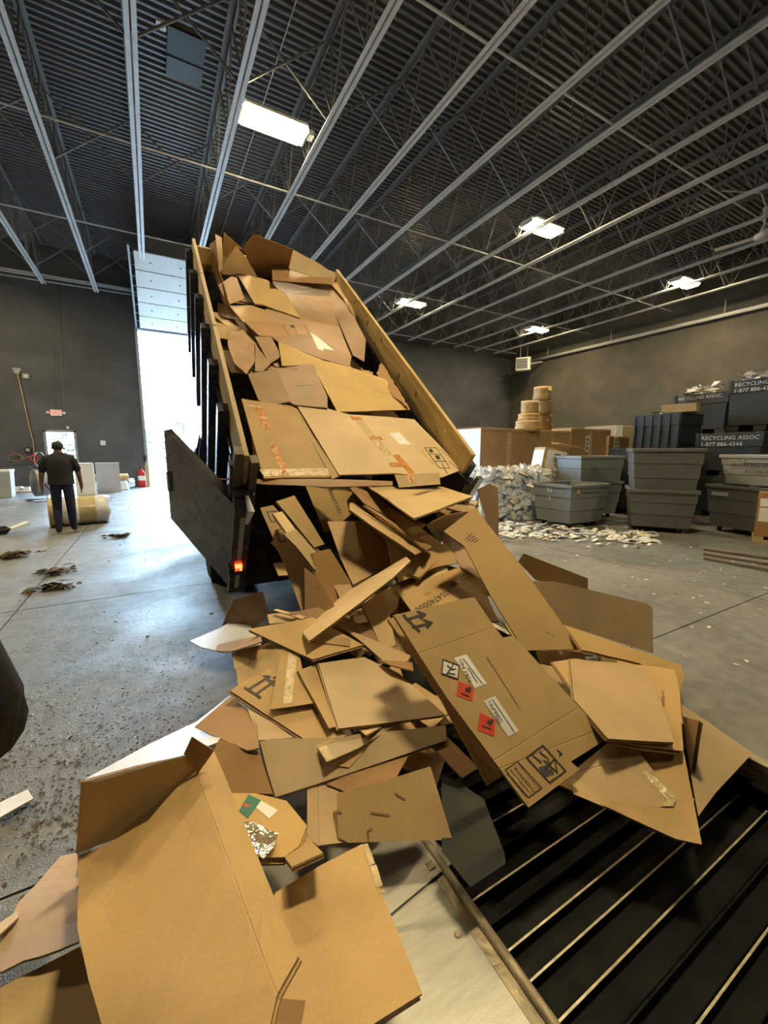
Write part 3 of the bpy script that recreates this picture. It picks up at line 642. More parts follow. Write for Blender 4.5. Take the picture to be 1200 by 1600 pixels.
MB().box((0, 0, 0), (.06, .05, .5)).build('corner_cap', 'chrome', truck).matrix_basis = Matrix.Translation(tb(TW+.10, -.15, -.42)) @ TR.to_4x4()
MB().tube([(0, 0, 0), (.02, -.02, -.12), (-.01, .0, -.22)], [.012, .03, .012], 8).build('bracket_glint', 'white_card', truck).location = tb(-.02, -.14, -.28)  # white lump standing in for the reflection on a hinge bracket
# chassis, wheels, cab (world axes, truck yaw applied)
ch = MB()
for x in (-.42, .42): ch.lohi((x-.04, -1.9, .68), (x+.04, 4.2, .88))
for y in (-1.8, -.6, .8, 2.4): ch.lohi((-.42, y-.05, .72), (.42, y+.05, .84))
ch.build('chassis_frame', 'chassis', truck)
MB().tube([(0, -.2, .75), (0, .0, 1.9)], .09, 14).tube([(0, .0, 1.9), (0, .12, 2.55)], .06, 14).build('lift_cylinder', 'chassis', truck)
MB().tube([(-1.0, -1.2, .42), (1.0, -1.2, .42)], .09, 12).tube([(-.8, 2.5, .42), (.8, 2.5, .42)], .06, 12).build('axle', 'chassis', truck)
def wheel(x, y, w=.24):
    t = MB(); r = .42
    t.lathe([(.24, -w/2), (r-.05, -w/2), (r-.01, -w/2+.03), (r, -w/2+.05), (r, w/2-.05), (r-.01, w/2-.03), (r-.05, w/2), (.24, w/2)], n=40, axis='X')
    o = t.build('tyre', 'rubber', truck, True); o.location = (x, y, r)
    tr = MB()
    for k in range(36):
        a = 2*math.pi*k/36; Rx = Matrix.Rotation(a, 3, 'X')
        for s in (-1, 1): tr.box(Rx @ Vector((s*w*.24, .012*s, r)), (w*.34, .045, .022), Rx)
    tr.build('tread', 'rubber', o)
    MB().lathe([(.05, -w/2+.02), (.24, -w/2+.06), (.25, w/2-.06), (.05, w/2-.02)], n=20, axis='X').build('rim', 'chrome', o, True)
for s in (-1, 1): wheel(s*1.06, -1.25); wheel(s*.78, -1.25); wheel(s*.90, 2.5, .25)
mf = MB()
for s in (-1, 1): mf.lohi((s*1.06-.14, -1.72, .1), (s*1.06+.14, -1.70, .62))
mf.build('mud_flap', 'rubber', truck)
# cab: stepped profile extruded across with narrower roof
prof = [(1.35, .55), (1.35, 1.28), (1.42, 1.88), (1.55, 1.95), (2.65, 1.95), (2.85, 1.88), (3.30, 1.32), (4.45, 1.22), (4.60, 1.0), (4.60, .50)]
cb = MB(); vs = []
for (y, z) in prof:
    hw = 1.02 if z < 1.35 else 1.02-.14*(z-1.30)/.65
    vs += [(-hw, y, z), (hw, y, z)]
n = len(prof); cb.add(vs, [(2*i, 2*i+1, 2*((i+1) % n)+1, 2*((i+1) % n)) for i in range(n)]+[tuple(2*i for i in range(n)), tuple(2*i+1 for i in reversed(range(n)))])
cab = cb.build('cab', 'black_paint', truck, False, .02)
MB().box((0, 1.375, 1.60), (1.35, .012, .42), Matrix.Rotation(-.12, 3, 'X')).build('rear_window', 'glass', cab); MB().box((0, 3.06, 1.62), (1.4, .012, .60), Matrix.Rotation(.68, 3, 'X')).build('windscreen', 'glass', cab)
for s in (-1, 1):
    MB().box((s*.965, 2.2, 1.60), (.012, 1.05, .42), Matrix.Rotation(-s*.21, 3, 'Y')).build('side_window', 'glass', cab)
    MB().lohi((s*1.12-.09, 2.85, 1.30), (s*1.12+.09, 2.93, 1.68)).tube([(s*.95, 2.9, 1.35), (s*1.1, 2.9, 1.4)], .02, 6).build('mirror', 'chassis', cab)
    MB().lohi((s*1.015-.01, 1.45, .60), (s*1.015+.015, 2.75, 1.27)).build('cab_door', 'black_paint', cab, False, .01)
MB().lohi((-.85, 1.15, 1.25), (.85, 1.20, 1.30)).lohi((-.85, 1.15, .8), (-.78, 1.20, 1.95)).lohi((.78, 1.15, .8), (.85, 1.20, 1.95)).lohi((-.85, 1.15, 1.9), (.85, 1.2, 1.95)).build('headache_rack', 'chassis', cab)
for s in (-1, 1): MB().lohi((s*.55-.12, 1.14, 1.96), (s*.55+.12, 1.2, 2.03)).build('beacon', 'tape', cab)

# ------------------------------------------------------------------ conveyor pit and deck plate
cv = thing('pit_conveyor', 'black steel conveyor with shiny cleats sunk in the floor pit', 'conveyor', (1.69, 0, -.2))
pm = None; ycl = [1.90, 1.78, 1.66, 1.545, 1.435, 1.325, 1.22, 1.11, 1.005, .91, .82, .725, .615, .51, .405, .30, .19, .08, -.03, -.14, -.25]
for i, y in enumerate(ycl):
    y2 = ycl[i+1] if i+1 < len(ycl) else y-.11
    MB().lohi((-.80, y2+.018, -.022), (.80, y-.006, -.002)).build('pan', 'pan', cv, False, .004)
    c = MB(); w = .785; yb = y
    c.add([(-w, yb-.004, -.01), (-w, yb+.014, -.01), (-w, yb+.007, .030), (-w, yb, .030), (w, yb-.004, -.01), (w, yb+.014, -.01), (w, yb+.007, .030), (w, yb, .030)], [(0, 1, 2, 3), (7, 6, 5, 4), (0, 3, 7, 4), (3, 2, 6, 7), (2, 1, 5, 6), (1, 0, 4, 5)])
    c.build('cleat', 'pan', cv)
    if y in (1.005, .82, .725, .615, .405, 1.22, .19): MB().lohi((-w, yb, .030), (w, yb+.007, .0318)).build('edge_highlight', 'cleat', cv)  # highlights on some cleats put in as bright strips
MB().lohi((-.80, -2.9, -.20), (.80, 3.3, -.05)).build('conveyor_bed', 'chassis', cv)
for s in (-1, 1): MB().lohi((s*.825-.02, -2.9, -.4), (s*.825+.02, 3.3, .10)).build('skirt', 'pan', cv)
t = thing('pit_edging', 'worn steel angle edging the conveyor pit beside the deck plate', 'edging', (.84, 0, 0))
MB().tube([(0, -2.9, .012), (0, 2.6, .012)], .016, 10).build('nosing', 'rust_lip', t, True); MB().lohi((-.05, -2.9, -.01), (0, 2.6, .008)).build('flange', 'rust_lip', t)
t = thing('pit_edging', 'bright brass-coloured edging strip on the far side of the pit', 'edging', (2.54, 0, 0)); MB().lohi((0, -2.9, -.02), (.05, 3.3, .01)).build('flange', 'cleat', t); MB().lohi((-.01, -2.9, -.12), (0, 3.3, .012)).build('nosing', 'rust_lip', t)
t = thing('deck_plate', 'scuffed steel deck plate bordering the conveyor pit', 'steel plate', (.3, .5, 0)); MB().lohi((-.55, -2.0, .0), (.49, .93, .008)).build('plate', 'steel_plate', t, False, .002)
for k in range(4): MB().lathe([(.012, .008), (.009, .011)], (.45, .80-.45*k, 0), 10).build('rivet', 'rust_lip', t)
t = thing('deck_plate', 'second steel plate lapped over the deck plate under the cardboard', 'steel plate', (.55, 1.25, .009)); MB().box((0, 0, .004), (.62, .50, .006), Matrix.Rotation(.12, 3, 'Z')).build('plate', 'steel_plate', t, False, .002); MB().box((.25, -.18, .008), (.03, .03, .003)).build('weld', 'rust_lip', t)

# ------------------------------------------------------------------ person builder
def person(name, label, joints, edges, radii, zone, loc, rz, mats, root):
    me = bpy.data.meshes.new(name); keys = list(joints); idx = {k: i for i, k in enumerate(keys)}
    me.from_pydata([joints[k] for k in keys], [(idx[a], idx[b]) for a, b in edges], [])
    ob = bpy.data.objects.new('tmp', me); COL.objects.link(ob)
    sk = ob.modifiers.new('skin', 'SKIN'); sk.use_smooth_shade = True
    for k in keys:
        r = radii[k]; v = me.skin_vertices[0].data[idx[k]]; v.radius = r if isinstance(r, tuple) else (r, r); v.use_root = (k == root)
    ss = ob.modifiers.new('sub', 'SUBSURF'); ss.levels = 2; ss.render_levels = 2
    dg = bpy.context.evaluated_depsgraph_get(); dg.update(); m2 = bpy.data.meshes.new_from_object(ob.evaluated_get(dg))
    bpy.data.objects.remove(ob)
    m2.materials.clear()
    for k in mats: m2.materials.append(M[k])
    for p in m2.polygons: p.material_index = zone(p.center); p.use_smooth = True
    o = bpy.data.objects.new(name, None); COL.objects.link(o); o.location = loc; o.rotation_euler = (0, 0, rz)
    tag(o, label, 'person')
    b = link('body', m2, o)
    return o, b
def std_person(h=1.75):
    k = h/1.75; J = {}; R = {}; E = []
    def j(n, p, r, par=None):
        J[n] = tuple(c*k for c in p); R[n] = tuple(c*k for c in r) if isinstance(r, tuple) else r*k
        if par: E.append((par, n))
    return J, R, E, j
# walking man seen from behind (faces +y)
J, R, E, j = std_person(1.74)
j('pel', (0, 0, .98), (.165, .125)); j('waist', (0, .0, 1.10), (.17, .125), 'pel'); j('chest', (0, .01, 1.30), (.195, .135), 'waist'); j('upch', (0, .01, 1.44), (.16, .11), 'chest')
j('neck', (0, .02, 1.525), .060, 'upch'); j('skull', (.0, .045, 1.60), (.075, .088), 'neck'); j('crown', (0, .05, 1.69), (.068, .082), 'skull')
for s, nm2 in ((-1, 'L'), (1, 'R')):
    j('sh'+nm2, (s*.195, .005, 1.43), .075, 'upch'); j('el'+nm2, (s*.275, -.01 if s < 0 else -.02, 1.16), .050, 'sh'+nm2); j('wr'+nm2, (s*.30, .07, .93), .032, 'el'+nm2); j('pm'+nm2, (s*.30, .09, .86), (.024, .040), 'wr'+nm2)
    for q, (dx, dy, ln) in enumerate(((0, -.03, .075), (0, -.010, .088), (0, .010, .092), (0, .03, .08))):
        j('f%d%s' % (q, nm2), (s*.298, .095+dy, .82), .011, 'pm'+nm2); j('g%d%s' % (q, nm2), (s*.285, .100+dy*1.1, .82-ln*.75), .009, 'f%d%s' % (q, nm2))
    j('t'+nm2, (s*.285, .135, .865), .011, 'pm'+nm2); j('u'+nm2, (s*.275, .150, .82), .009, 't'+nm2)
    hy, ky, ay = (.0, .06, -.03) if s < 0 else (0, .02, .10)
    j('hip'+nm2, (s*.095, 0, .92), .105, 'pel'); j('kn'+nm2, (s*.105, ky, .50), .080, 'hip'+nm2); j('ca'+nm2, (s*.108, (ky+ay)/2-.02, .34), .074, 'kn'+nm2); j('an'+nm2, (s*.11, ay, .10), .056, 'ca'+nm2)
    j('he'+nm2, (s*.11, ay-.03, .045), .042, 'an'+nm2); j('to'+nm2, (s*.125, ay+.15, .035), (.045, .033), 'an'+nm2)
def zone(c):
    z = c.z; ax = abs(c.x)
    if z < .11: return 3
    if ax > .21 and z < 1.17: return 0
    if z > 1.535: return 0
    if z < 1.02: return 2
    return 1
man, mb_ = person('person', 'person in dark shirt and navy jeans walking away past the wrapped roll', J, E, R, zone, tuple(atz(105, 833, 0)), math.radians(6), ['skin', 'shirt', 'jeans', 'shoe'], 'pel')
hm = MB(); n = 20
hm.lathe([(.082, -.045), (.090, -.01), (.089, .04), (.074, .08), (.042, .102), (.01, .108)], (0, .035, 1.635), n); ho = hm.build('hair', 'hair', man, True)
sh = MB()   # loose shirt hem over the hips
ring = []
for (z, a, b) in ((.94, .205, .165), (1.02, .20, .16), (1.12, .195, .15), (1.28, .215, .155), (1.40, .21, .14), (1.475, .14, .10)):
    ring.append([(a*math.cos(2*math.pi*k/24), .005+b*math.sin(2*math.pi*k/24)*(1+.04*math.sin(5*k)), z+.008*math.sin(3*k)) for k in range(24)])
sh.add([p for r in ring for p in r], [(24*i+k, 24*i+(k+1) % 24, 24*(i+1)+(k+1) % 24, 24*(i+1)+k) for i in range(5) for k in range(24)]); sh.build('shirt', 'shirt', man, True)
for s in (-1, 1):
    MB().tube([(s*.155, .005, 1.44), (s*.215, 0, 1.36), (s*.262, -.012, 1.20)], [.072, .072, .062], 14).build('sleeve', 'shirt', man, True)
    MB().lathe([(.006, -.02), (.022, 0), (.006, .02)], (s*.083, .055, 1.61), 8).build('ear', 'skin', man, True)
# bystander at the frame's left edge: only the jacket elbow shows
J, R, E, j = std_person(1.64)
j('pel', (0, 0, .98), (.18, .14)); j('waist', (0, .0, 1.10), (.19, .15), 'pel'); j('chest', (0, .01, 1.30), (.21, .16), 'waist'); j('upch', (0, .01, 1.44), (.17, .12), 'chest')
j('neck', (0, .02, 1.525), .062, 'upch'); j('skull', (.0, .045, 1.60), (.075, .090), 'neck'); j('crown', (0, .05, 1.69), (.068, .082), 'skull')
for s, nm2 in ((-1, 'L'), (1, 'R')):
    j('sh'+nm2, (s*.20, .005, 1.43), .095, 'upch')
    if s > 0: el = (.33, -.02, 1.07); wr = (.24, .20, 1.03); pm = (.19, .27, 1.04)
    else: el = (-.30, -.03, 1.14); wr = (-.28, .10, .92); pm = (-.27, .13, .85)
    j('el'+nm2, el, .075, 'sh'+nm2); j('wr'+nm2, wr, .045, 'el'+nm2); j('pm'+nm2, pm, (.024, .040), 'wr'+nm2)
    for q in range(4):
        dd = Vector(pm)-Vector(wr); dd.normalize(); sd = Vector((0, 0, 1)) if s > 0 else Vector((0, 1, 0)); b0 = Vector(pm)+dd*.03+sd*(-.03+.02*q)
        j('f%d%s' % (q, nm2), tuple(b0), .011, 'pm'+nm2); j('g%d%s' % (q, nm2), tuple(b0+dd*.06+Vector((0, .02, -.01))), .009, 'f%d%s' % (q, nm2))
    j('hip'+nm2, (s*.10, 0, .92), .115, 'pel'); j('kn'+nm2, (s*.12, .02, .50), .078, 'hip'+nm2); j('an'+nm2, (s*.13, 0, .10), .058, 'kn'+nm2)
    j('he'+nm2, (s*.13, -.04, .045), .042, 'an'+nm2); j('to'+nm2, (s*.145, .15, .035), (.045, .033), 'an'+nm2)
def zone2(c):
    if c.z < .11: return 3
    if c.z > 1.56: return 0
    if abs(c.x) > .15 and (c.y > .215 or (c.x < 0 and c.z < .9)) : return 0
    return 2 if c.z < .97 else 1
by, _b = person('person', 'person in a black jacket whose elbow reaches in beside the littered floor', J, E, R, zone2, (-.712, 1.16, 0), math.radians(4), ['skin', 'jacket', 'jeans', 'shoe'], 'pel')
# loose jacket sleeve round the bent arm
e0 = Vector((.33, -.02, 1.07))*(1.64/1.75); s0 = Vector((.22, .0, 1.40))*(1.64/1.75); w0 = Vector((.25, .18, 1.03))*(1.64/1.75)
MB().tube([s0, s0.lerp(e0, .5)+Vector((.015, -.01, .02)), e0+Vector((.012, -.015, 0)), e0+Vector((.0, .02, -.06)), e0.lerp(w0, .5)+Vector((.02, 0, -.02)), w0], [.105, .100, .098, .105, .090, .06], 16).build('sleeve', 'jacket', by, True)
MB().lathe([(.080, -.045), (.088, -.01), (.086, .04), (.071, .08), (.042, .10), (.01, .106)], (0, .04, 1.525), 20).build('hair', 'hair', by, True)

# ------------------------------------------------------------------ bins, boxes and bales along the long side
def cart(w, d, h, label, loc, rz, mt='grey_plastic', wheels=True, group='wheeled grey plastic carts', notch=True, tag_text=None):
    """tapered tub with stepped bands, rolled rim, hollow inside; front faces local -y"""
    t = thing('plastic_cart', label, 'cart', loc, rz, group)
    z0 = .10 if wheels else 0.0
    m = MB(); lev = [(z0, .84), (z0+(h-z0)*.34, .885), (z0+(h-z0)*.34, .905), (z0+(h-z0)*.67, .935), (z0+(h-z0)*.67, .955), (h-.05, .975), (h-.05, 1.0), (h, 1.0), (h, .955), (h-.06, .93), (z0+.05, .80)]
    vs = []
    for (z, s) in lev:
        for (x, y) in ((-1, -1), (1, -1), (1, 1), (-1, 1)): vs.append((x*w/2*s, y*d/2*s, z))
    fs = [(4*i+k, 4*i+(k+1) % 4, 4*(i+1)+(k+1) % 4, 4*(i+1)+k) for i in range(len(lev)-1) for k in range(4)]
    fs += [(3, 2, 1, 0), tuple(4*(len(lev)-1)+k for k in range(4))]
    m.add(vs, fs); m.build('tub', mt, t, False, .012)
    r = MB()
    for (a, b) in (((-w/2-.012, -d/2-.012, h-.055), (w/2+.012, -d/2+.03, h+.012)), ((-w/2-.012, d/2-.03, h-.055), (w/2+.012, d/2+.012, h+.012)), ((-w/2-.012, -d/2, h-.055), (-w/2+.03, d/2, h+.012)), ((w/2-.03, -d/2, h-.055), (w/2+.012, d/2, h+.012))): r.lohi(a, b)
    r.build('rim', mt, t, False, .01)
    if notch: MB().box((0, -d/2*.985, h-.13), (w*.42, .03, .02)).box((-w*.22, -d/2*.985, h-.09), (.03, .03, .09)).box((w*.22, -d/2*.985, h-.09), (.03, .03, .09)).build('grip_recess', mt, t, False, .006)
    if wheels:
        for sx in (-1, 1):
            for sy in (-1, 1): MB().lathe([(.035, -.02), (.05, -.015), (.05, .015), (.035, .02)], (sx*w*.32, sy*d*.32, .05), 14, 0, 'X').lohi((sx*w*.32-.03, sy*d*.32-.03, .07), (sx*w*.32+.03, sy*d*.32+.03, .12)).build('castor', 'chassis', t)
    return t
def ax2(pa, pb):  # front edge pa->pb on the floor: centre of the edge, angle
    return math.atan2(pb.y-pa.y, pb.x-pa.x), (pb-pa).length
pa = atz(888, 829, 0); pb = atz(950, 821, 0)
rz, ln = ax2(pa, pb); dirn = Vector((math.cos(rz), math.sin(rz), 0)); nin = Vector((-math.sin(rz), math.cos(rz), 0))
c = (pa+pb)/2+nin*.5
t = cart(1.18, .98, .88, 'blue-grey wheeled cart with chalk marks standing before the paper bale', tuple(c), rz)
lettering('N', .16, frame((-.59, .10, .70), (0, -1, 0), (-.06, 0, 1)), 'stencil', t, 'chalk_mark'); lettering('3', .14, frame((-.585, .06, .55), (0, -1, 0), (-.06, 0, 1)), 'stencil', t, 'chalk_mark')
MB().lohi((-.42, -.487, .72), (-.33, -.480, .80)).build('label', 'kraft_grey', t)
for z in (0.0, .58):
    cart(1.15, 1.0, .86, 'upper grey cart nested in a second one behind the chalk-marked cart' if z else 'lower grey cart under a nested one behind the chalk-marked cart', (9.15, 6.25, z), math.radians(-18), 'grey_plastic', not z, 'wheeled grey plastic carts', False)
pa = atz(985, 830, 0); pb = atz(1078, 837, 0); rz, ln = ax2(pa, pb); dirn = Vector((math.cos(rz), math.sin(rz), 0)); nin = Vector((-math.sin(rz), math.cos(rz), 0))
c = (pa+pb)/2+nin*.55
cart(1.12, 1.1, .82, 'dark grey cart on castors carrying another dark cart on top', tuple(c), rz, 'dark_grey_plastic', True, 'dark grey plastic carts', False)
cart(1.14, 1.1, .84, 'dark grey cart riding on top of another dark grey cart', (c.x, c.y, .76), rz+.04, 'dark_grey_plastic', False, 'dark grey plastic carts', False)
pa = atz(1090, 828, 0); pb = atz(1166, 842, 0); rz, ln = ax2(pa, pb); nin = Vector((-math.sin(rz), math.cos(rz), 0)); c = (pa+pb)/2+nin*.6+Vector((.1, -.1, 0))
t = cart(1.15, 1.1, .90, 'dark grey cart with a worn sticker beside the brown box', tuple(c), rz, 'dark_grey_plastic', True, 'dark grey plastic carts', False)
MB().box((-.30, -.545, .74), (.30, .012, .07)).build('sticker', 'light_grey_plastic', t)
rz4 = rz
t = cart(1.45, 1.1, .55, 'light grey cart with dark stencilled lettering resting on carts', (c.x+.12, c.y-.25, .93), rz+.10, 'light_grey_plastic', False, 'light grey plastic carts', True)
lettering('RECYCLING ASSOCIATES', .085, frame((-.52, -.545, .34), (1, 0, 0), (0, -.05, 1)), 'dark_stencil', t); lettering('877 886-4344', .085, frame((-.28, -.540, .23), (1, 0, 0), (0, -.05, 1)), 'dark_stencil', t)
# black bulk bins, faces toward -x
def bulk(loc, w, d, h, label, lines=(), ribs=False, feet=True):
    t = thing('bulk_bin', label, 'bin', loc, math.radians(-90), 'black bulk bins')
    z0 = .13 if feet else 0
    m = MB(); vs = []; lev = [(z0, .94), (h-.30, .97), (h-.30, 1.0), (h, 1.0), (h, .94), (h-.3, .92), (z0+.04, .9)]
    for (z, s) in lev:
        for (x, y) in ((-1, -1), (1, -1), (1, 1), (-1, 1)): vs.append((x*w/2*s, y*d/2*s, z))
    m.add(vs, [(4*i+k, 4*i+(k+1) % 4, 4*(i+1)+(k+1) % 4, 4*(i+1)+k) for i in range(len(lev)-1) for k in range(4)]+[(3, 2, 1, 0), tuple(24+k for k in range(4))])
    m.build('tub', 'black_plastic', t, False, .01)
    if feet:
        for sx in (-1, 0, 1): MB().lohi((sx*w*.40-.12, -d*.45, 0), (sx*w*.40+.12, d*.45, z0+.01)).build('foot', 'black_plastic', t)
    if ribs:
        for k in range(6): MB().lohi((-w/2+.03+k*(w-.1)/5, -d/2-.02, z0+.04), (-w/2+.07+k*(w-.1)/5, -d/2+.06, h-.05)).build('rib', 'black_plastic', t)
    else:
        for sx in (-1, 1): MB().lohi((sx*w/2-.05 if sx > 0 else -w/2-.015, -d/2-.015, h-.3), (sx*w/2+.015 if sx > 0 else -w/2+.05, -d/2+.04, h+.02)).build('corner_cap', 'black_plastic', t)
    for k, s in enumerate(lines): lettering(s, .125, frame((-w/2+.10, -d/2-.008, h-.14-.145*k), (1, 0, 0), (0, 0, 1)), 'stencil', t)
    return t
RA = ('RECYCLING ASSOC.', '1-877 886-4344')
# near stack, front face at x ~ 11.4
bulk((12.1, 4.45, 0), 1.25, 1.15, .98, 'black bulk bin at the bottom of the lettered stack')
bulk((12.1, 4.45, .98), 1.25, 1.15, .98, 'black bulk bin with dented white lettering low in the stack', RA)
# tall stack behind, front face at x ~ 12.4
for z, lb, tx in ((0, 'black bulk bin at the bottom of the tallest stack', ()), (1.03, 'black bulk bin in the middle of the tallest stack', ('RECYCLING ASSOC.',)), (2.06, 'black bulk bin with bold white lettering crowning the tallest stack', RA)):
    bulk((13.35, 4.35, z), 1.35, 1.15, 1.0 if z < 2 else 1.22, lb, tx, False, True)
for z, lb, rb2 in ((0, 'black ribbed bin under the ribbed bin by the wall', True), (.88, 'black ribbed bin carrying the torn open carton', True)):
    bulk((11.9, 5.95, z), 1.15, 1.1, .88 if z == 0 else 1.62, lb, (), rb2)
for z, lb, tx in ((0, 'black bulk bin at the bottom behind the ribbed bins', ()), (1.03, 'black bulk bin in the middle behind the ribbed bins', ()), (2.06, 'black bulk bin with small faint lettering behind the open carton', ('RECYCLING ASSOC.',))):
    bulk((14.6, 6.2, z), 1.35, 1.15, 1.0 if z < 2 else 1.15, lb, tx)
t = bulk((10.7, 5.75, 0), 1.3, 1.1, 1.62, 'low black ribbed bin behind the stacked dark carts', (), True)
# torn carton on the ribbed bin, paper tufts
t = thing('open_carton', 'torn yellow carton lying open on the ribbed black bin', 'carton', (11.75, 5.6, 2.51), math.radians(-75))
for (cc, sz, rx) in (((0, 0, .02), (.7, .5, .012), 0), ((0, -.25, .11), (.72, .012, .2), .2), ((.36, 0, .12), (.012, .5, .22), 0), ((-.42, -.1, .05), (.3, .4, .012), 0)): MB().box(cc, sz, Matrix.Rotation(rx, 3, 'X')).build('panel', 'kraft_pale', t)
MB().box((-.35, -.3, -.15), (.05, .01, .35)).build('tape_tail', 'white_paper', t)
def tuft(loc, label, n=14, s=.22, mt='white_paper', seed=3):
    r = random.Random(seed); m = MB()
    for k in range(n):
        Rr = Matrix.Rotation(r.uniform(0, 6), 3, 'Z') @ Matrix.Rotation(r.uniform(-.8, .8), 3, 'X'); c = Vector((r.uniform(-s, s), r.uniform(-s, s), r.uniform(0, s*.6)))
        a = r.uniform(.06, .16)
        m.add([c+Rr @ Vector(q) for q in ((-a, -a*.7, 0), (a, -a*.6, .02), (a*.9, a*.7, 0), (-a*.8, a*.6, .05))], [(0, 1, 2, 3)])
    o = m.build('paper_tuft', mt); o.location = loc; return tag(o, label, 'paper')
tuft((14.3, 6.2, 3.22), 'crumpled white paper heaped in the faintly lettered bin', 20, .38, 'white_paper', 5)
tuft((12.95, 4.5, 3.29), 'crumpled pale paper heaped in the boldly lettered bin', 22, .3, 'white_paper', 8)
# cartons: placed from their outlines on a wall of boxes at depth y
def carton(u0, u1, v0, y, dep, label, mt='kraft', side=None, tape=True, z0=0.0, rz=0.0, group='big brown cartons by the far wall', seams=True, name='big_carton'):
    a = aty(u0, v0, y); b = aty(u1, v0, y); h = a.z-z0
    t = thing(name, label, 'carton', ((a.x+b.x)/2, y, z0), rz, group); w = b.x-a.x
    MB().lohi((-w/2, 0, 0), (w/2, dep, h)).build('box', mt, t, False, .012)
    if side: MB().lohi((-w/2-.006, .01, .02), (-w/2, dep-.01, h-.02)).build('side_panel', side, t)
    MB().lohi((-w/2-.004, -.004, h-.11), (w/2+.004, 0, h-.095)).build('lid_edge', 'card_edge', t)
    if seams:
        for s in (-1, 1): MB().box((s*w*.26, dep/2, h+.008), (w*.47, dep*.98, .01), Matrix.Rotation(-s*.03, 3, 'Y')).build('top_flap', mt, t)
    if tape: MB().lohi((-w*.06, -.005, h*.45), (w*.02, 0, h-.12)).build('tape_strip', 'tape', t)
    return t
B = [dict(a=(752, 840, 668, 9.1, 1.2), l='large brown carton with taped lid standing left of the drums', m='kraft_pink', s='white_card'),
     dict(a=(838, 892, 672, 9.2, 1.0), l='white-sided carton beside the large taped carton', m='kraft', s='white_card'),
     dict(a=(893, 955, 669, 9.3, 1.0), l='brown carton with a white label behind the grey carts', m='kraft', s=None),
     dict(a=(952, 984, 682, 9.2, .8), l='small reddish-brown carton beside the pale wrapped pallet', m='kraft_dark', s=None),
     dict(a=(880, 912, 672, 10.4, .8), l='pinkish carton peeking between the two cartons', m='kraft_pink', s=None),
     dict(a=(722, 752, 682, 10.6, .8), l='narrow brown carton right behind the pine side board', m='kraft_dark', s=None)]
for d in B:
    o = carton(*d['a'], d['l'], d['m'], d['s'])
    if 'white label' in d['l'] or 'small reddish' in d['l']:
        h = max(v[2] for v in o.children[0].data.vertices[0:0]) if False else 1.55
        MB().lohi((-.32, -.008, h), (-.12, -.003, h+.55)).build('label', 'white_paper', o)
        for k in range(3): MB().lohi((-.26, -.010, h+.08+.15*k), (-.18, -.008, h+.16+.15*k)).build('label_print', 'ink', o)
a = aty(962, 664, 10.3); b = aty(1048, 664, 10.3)
t = thing('wrapped_pallet', 'pale film-wrapped pallet stack against the long wall', 'pallet load', ((a.x+b.x)/2, 10.3, 0)); w = b.x-a.x
for k in range(3): MB().lohi((-w/2, 0, .15+k*(a.z-.15)/3), (w/2, 1.4, .14+(k+1)*(a.z-.15)/3)).build('layer', 'kraft_grey', t, False, .03)
MB().lohi((-w/2, 0, 0), (w/2, 1.4, .14)).build('pallet', 'old_pine', t); MB().lohi((-w/2-.01, -.01, .9), (-w/2+.5, -.002, a.z)).build('film_sheet', 'film', t)
# drums / rolls stacked behind
def roll(u, v0, v1, wpx, y, label, mt, seed):
    a = aty(u, v0, y); b = aty(u, v1, y); e = aty(u+wpx, v0, y); r = (e.x-a.x)*.5*.80; t = thing('paper_roll', label, 'paper roll', (a.x, y, b.z), 0, 'paper rolls stacked on the cartons'); h = a.z-b.z
    rr = random.Random(seed); n = 5; pr = []
    for k in range(n+1): pr += [(r*(1+rr.uniform(-.05, .04)), h*k/n)]
    MB().lathe(pr, n=24).build('roll', mt, t, True); MB().lathe([(r*.25, h), (r*.25, h+.01)], n=12).build('core', 'kraft_dark', t)
    for k in range(3): 
        aa = rr.uniform(3.6, 5.8); zz = rr.uniform(.1, .8)*h; MB().box((r*1.02*math.cos(aa), r*1.02*math.sin(aa), zz), (.14, .02, .1), Matrix.Rotation(aa+1.57, 3, 'Z') @ Matrix.Rotation(rr.uniform(-.6, .6), 3, 'X')).build('torn_wrap', mt, t)
for (u, v0, v1, w, mt, lb) in ((828, 627, 647, 22, 'kraft_pale', 'pale cream roll on top of the shorter roll stack'), (826, 647, 658, 27, 'kraft_pale', 'pale cream roll in the middle of the shorter roll stack'), (825, 658, 674, 32, 'kraft_pale', 'wide pale roll at the bottom of the shorter roll stack'),
                               (848, 605, 626, 23, 'kraft', 'brown roll on top of the taller roll stack'), (848, 626, 648, 22, 'kraft', 'brown roll in the middle of the taller roll stack'), (850, 648, 676, 22, 'kraft_dark', 'brown roll at the bottom of the taller roll stack')):
    roll(u, v0, v1, w, 9.3 if 'shorter' in lb else 9.55, lb, mt, int(u+v0))
# white tilted carton on the bale
t = thing('tilted_carton', 'white printed carton with an open yellow flap tilted on the bale', 'carton', tuple(atz(866, 736, 1.06)), math.radians(-25))
MB().box((0, .3, .28), (.62, .6, .55), Matrix.Rotation(.16, 3, 'Y')).build('box', 'kraft', t); MB().box((-.32, .3, .26), (.012, .6, .55), Matrix.Rotation(.16, 3, 'Y')).build('side_panel', 'white_card', t)
MB().box((.02, -.012, .28), (.5, .012, .45), Matrix.Rotation(.16, 3, 'Y')).build('face_panel', 'white_card', t)
for k in range(4): MB().box((.05, -.020, .14+.09*k), (.16, .004, .03), Matrix.Rotation(.16, 3, 'Y')).build('print_mark', 'ink', t)
MB().box((.35, .0, .62), (.75, .40, .012), Matrix.Rotation(.22, 3, 'Y')).build('top_flap', 'kraft_pale', t)
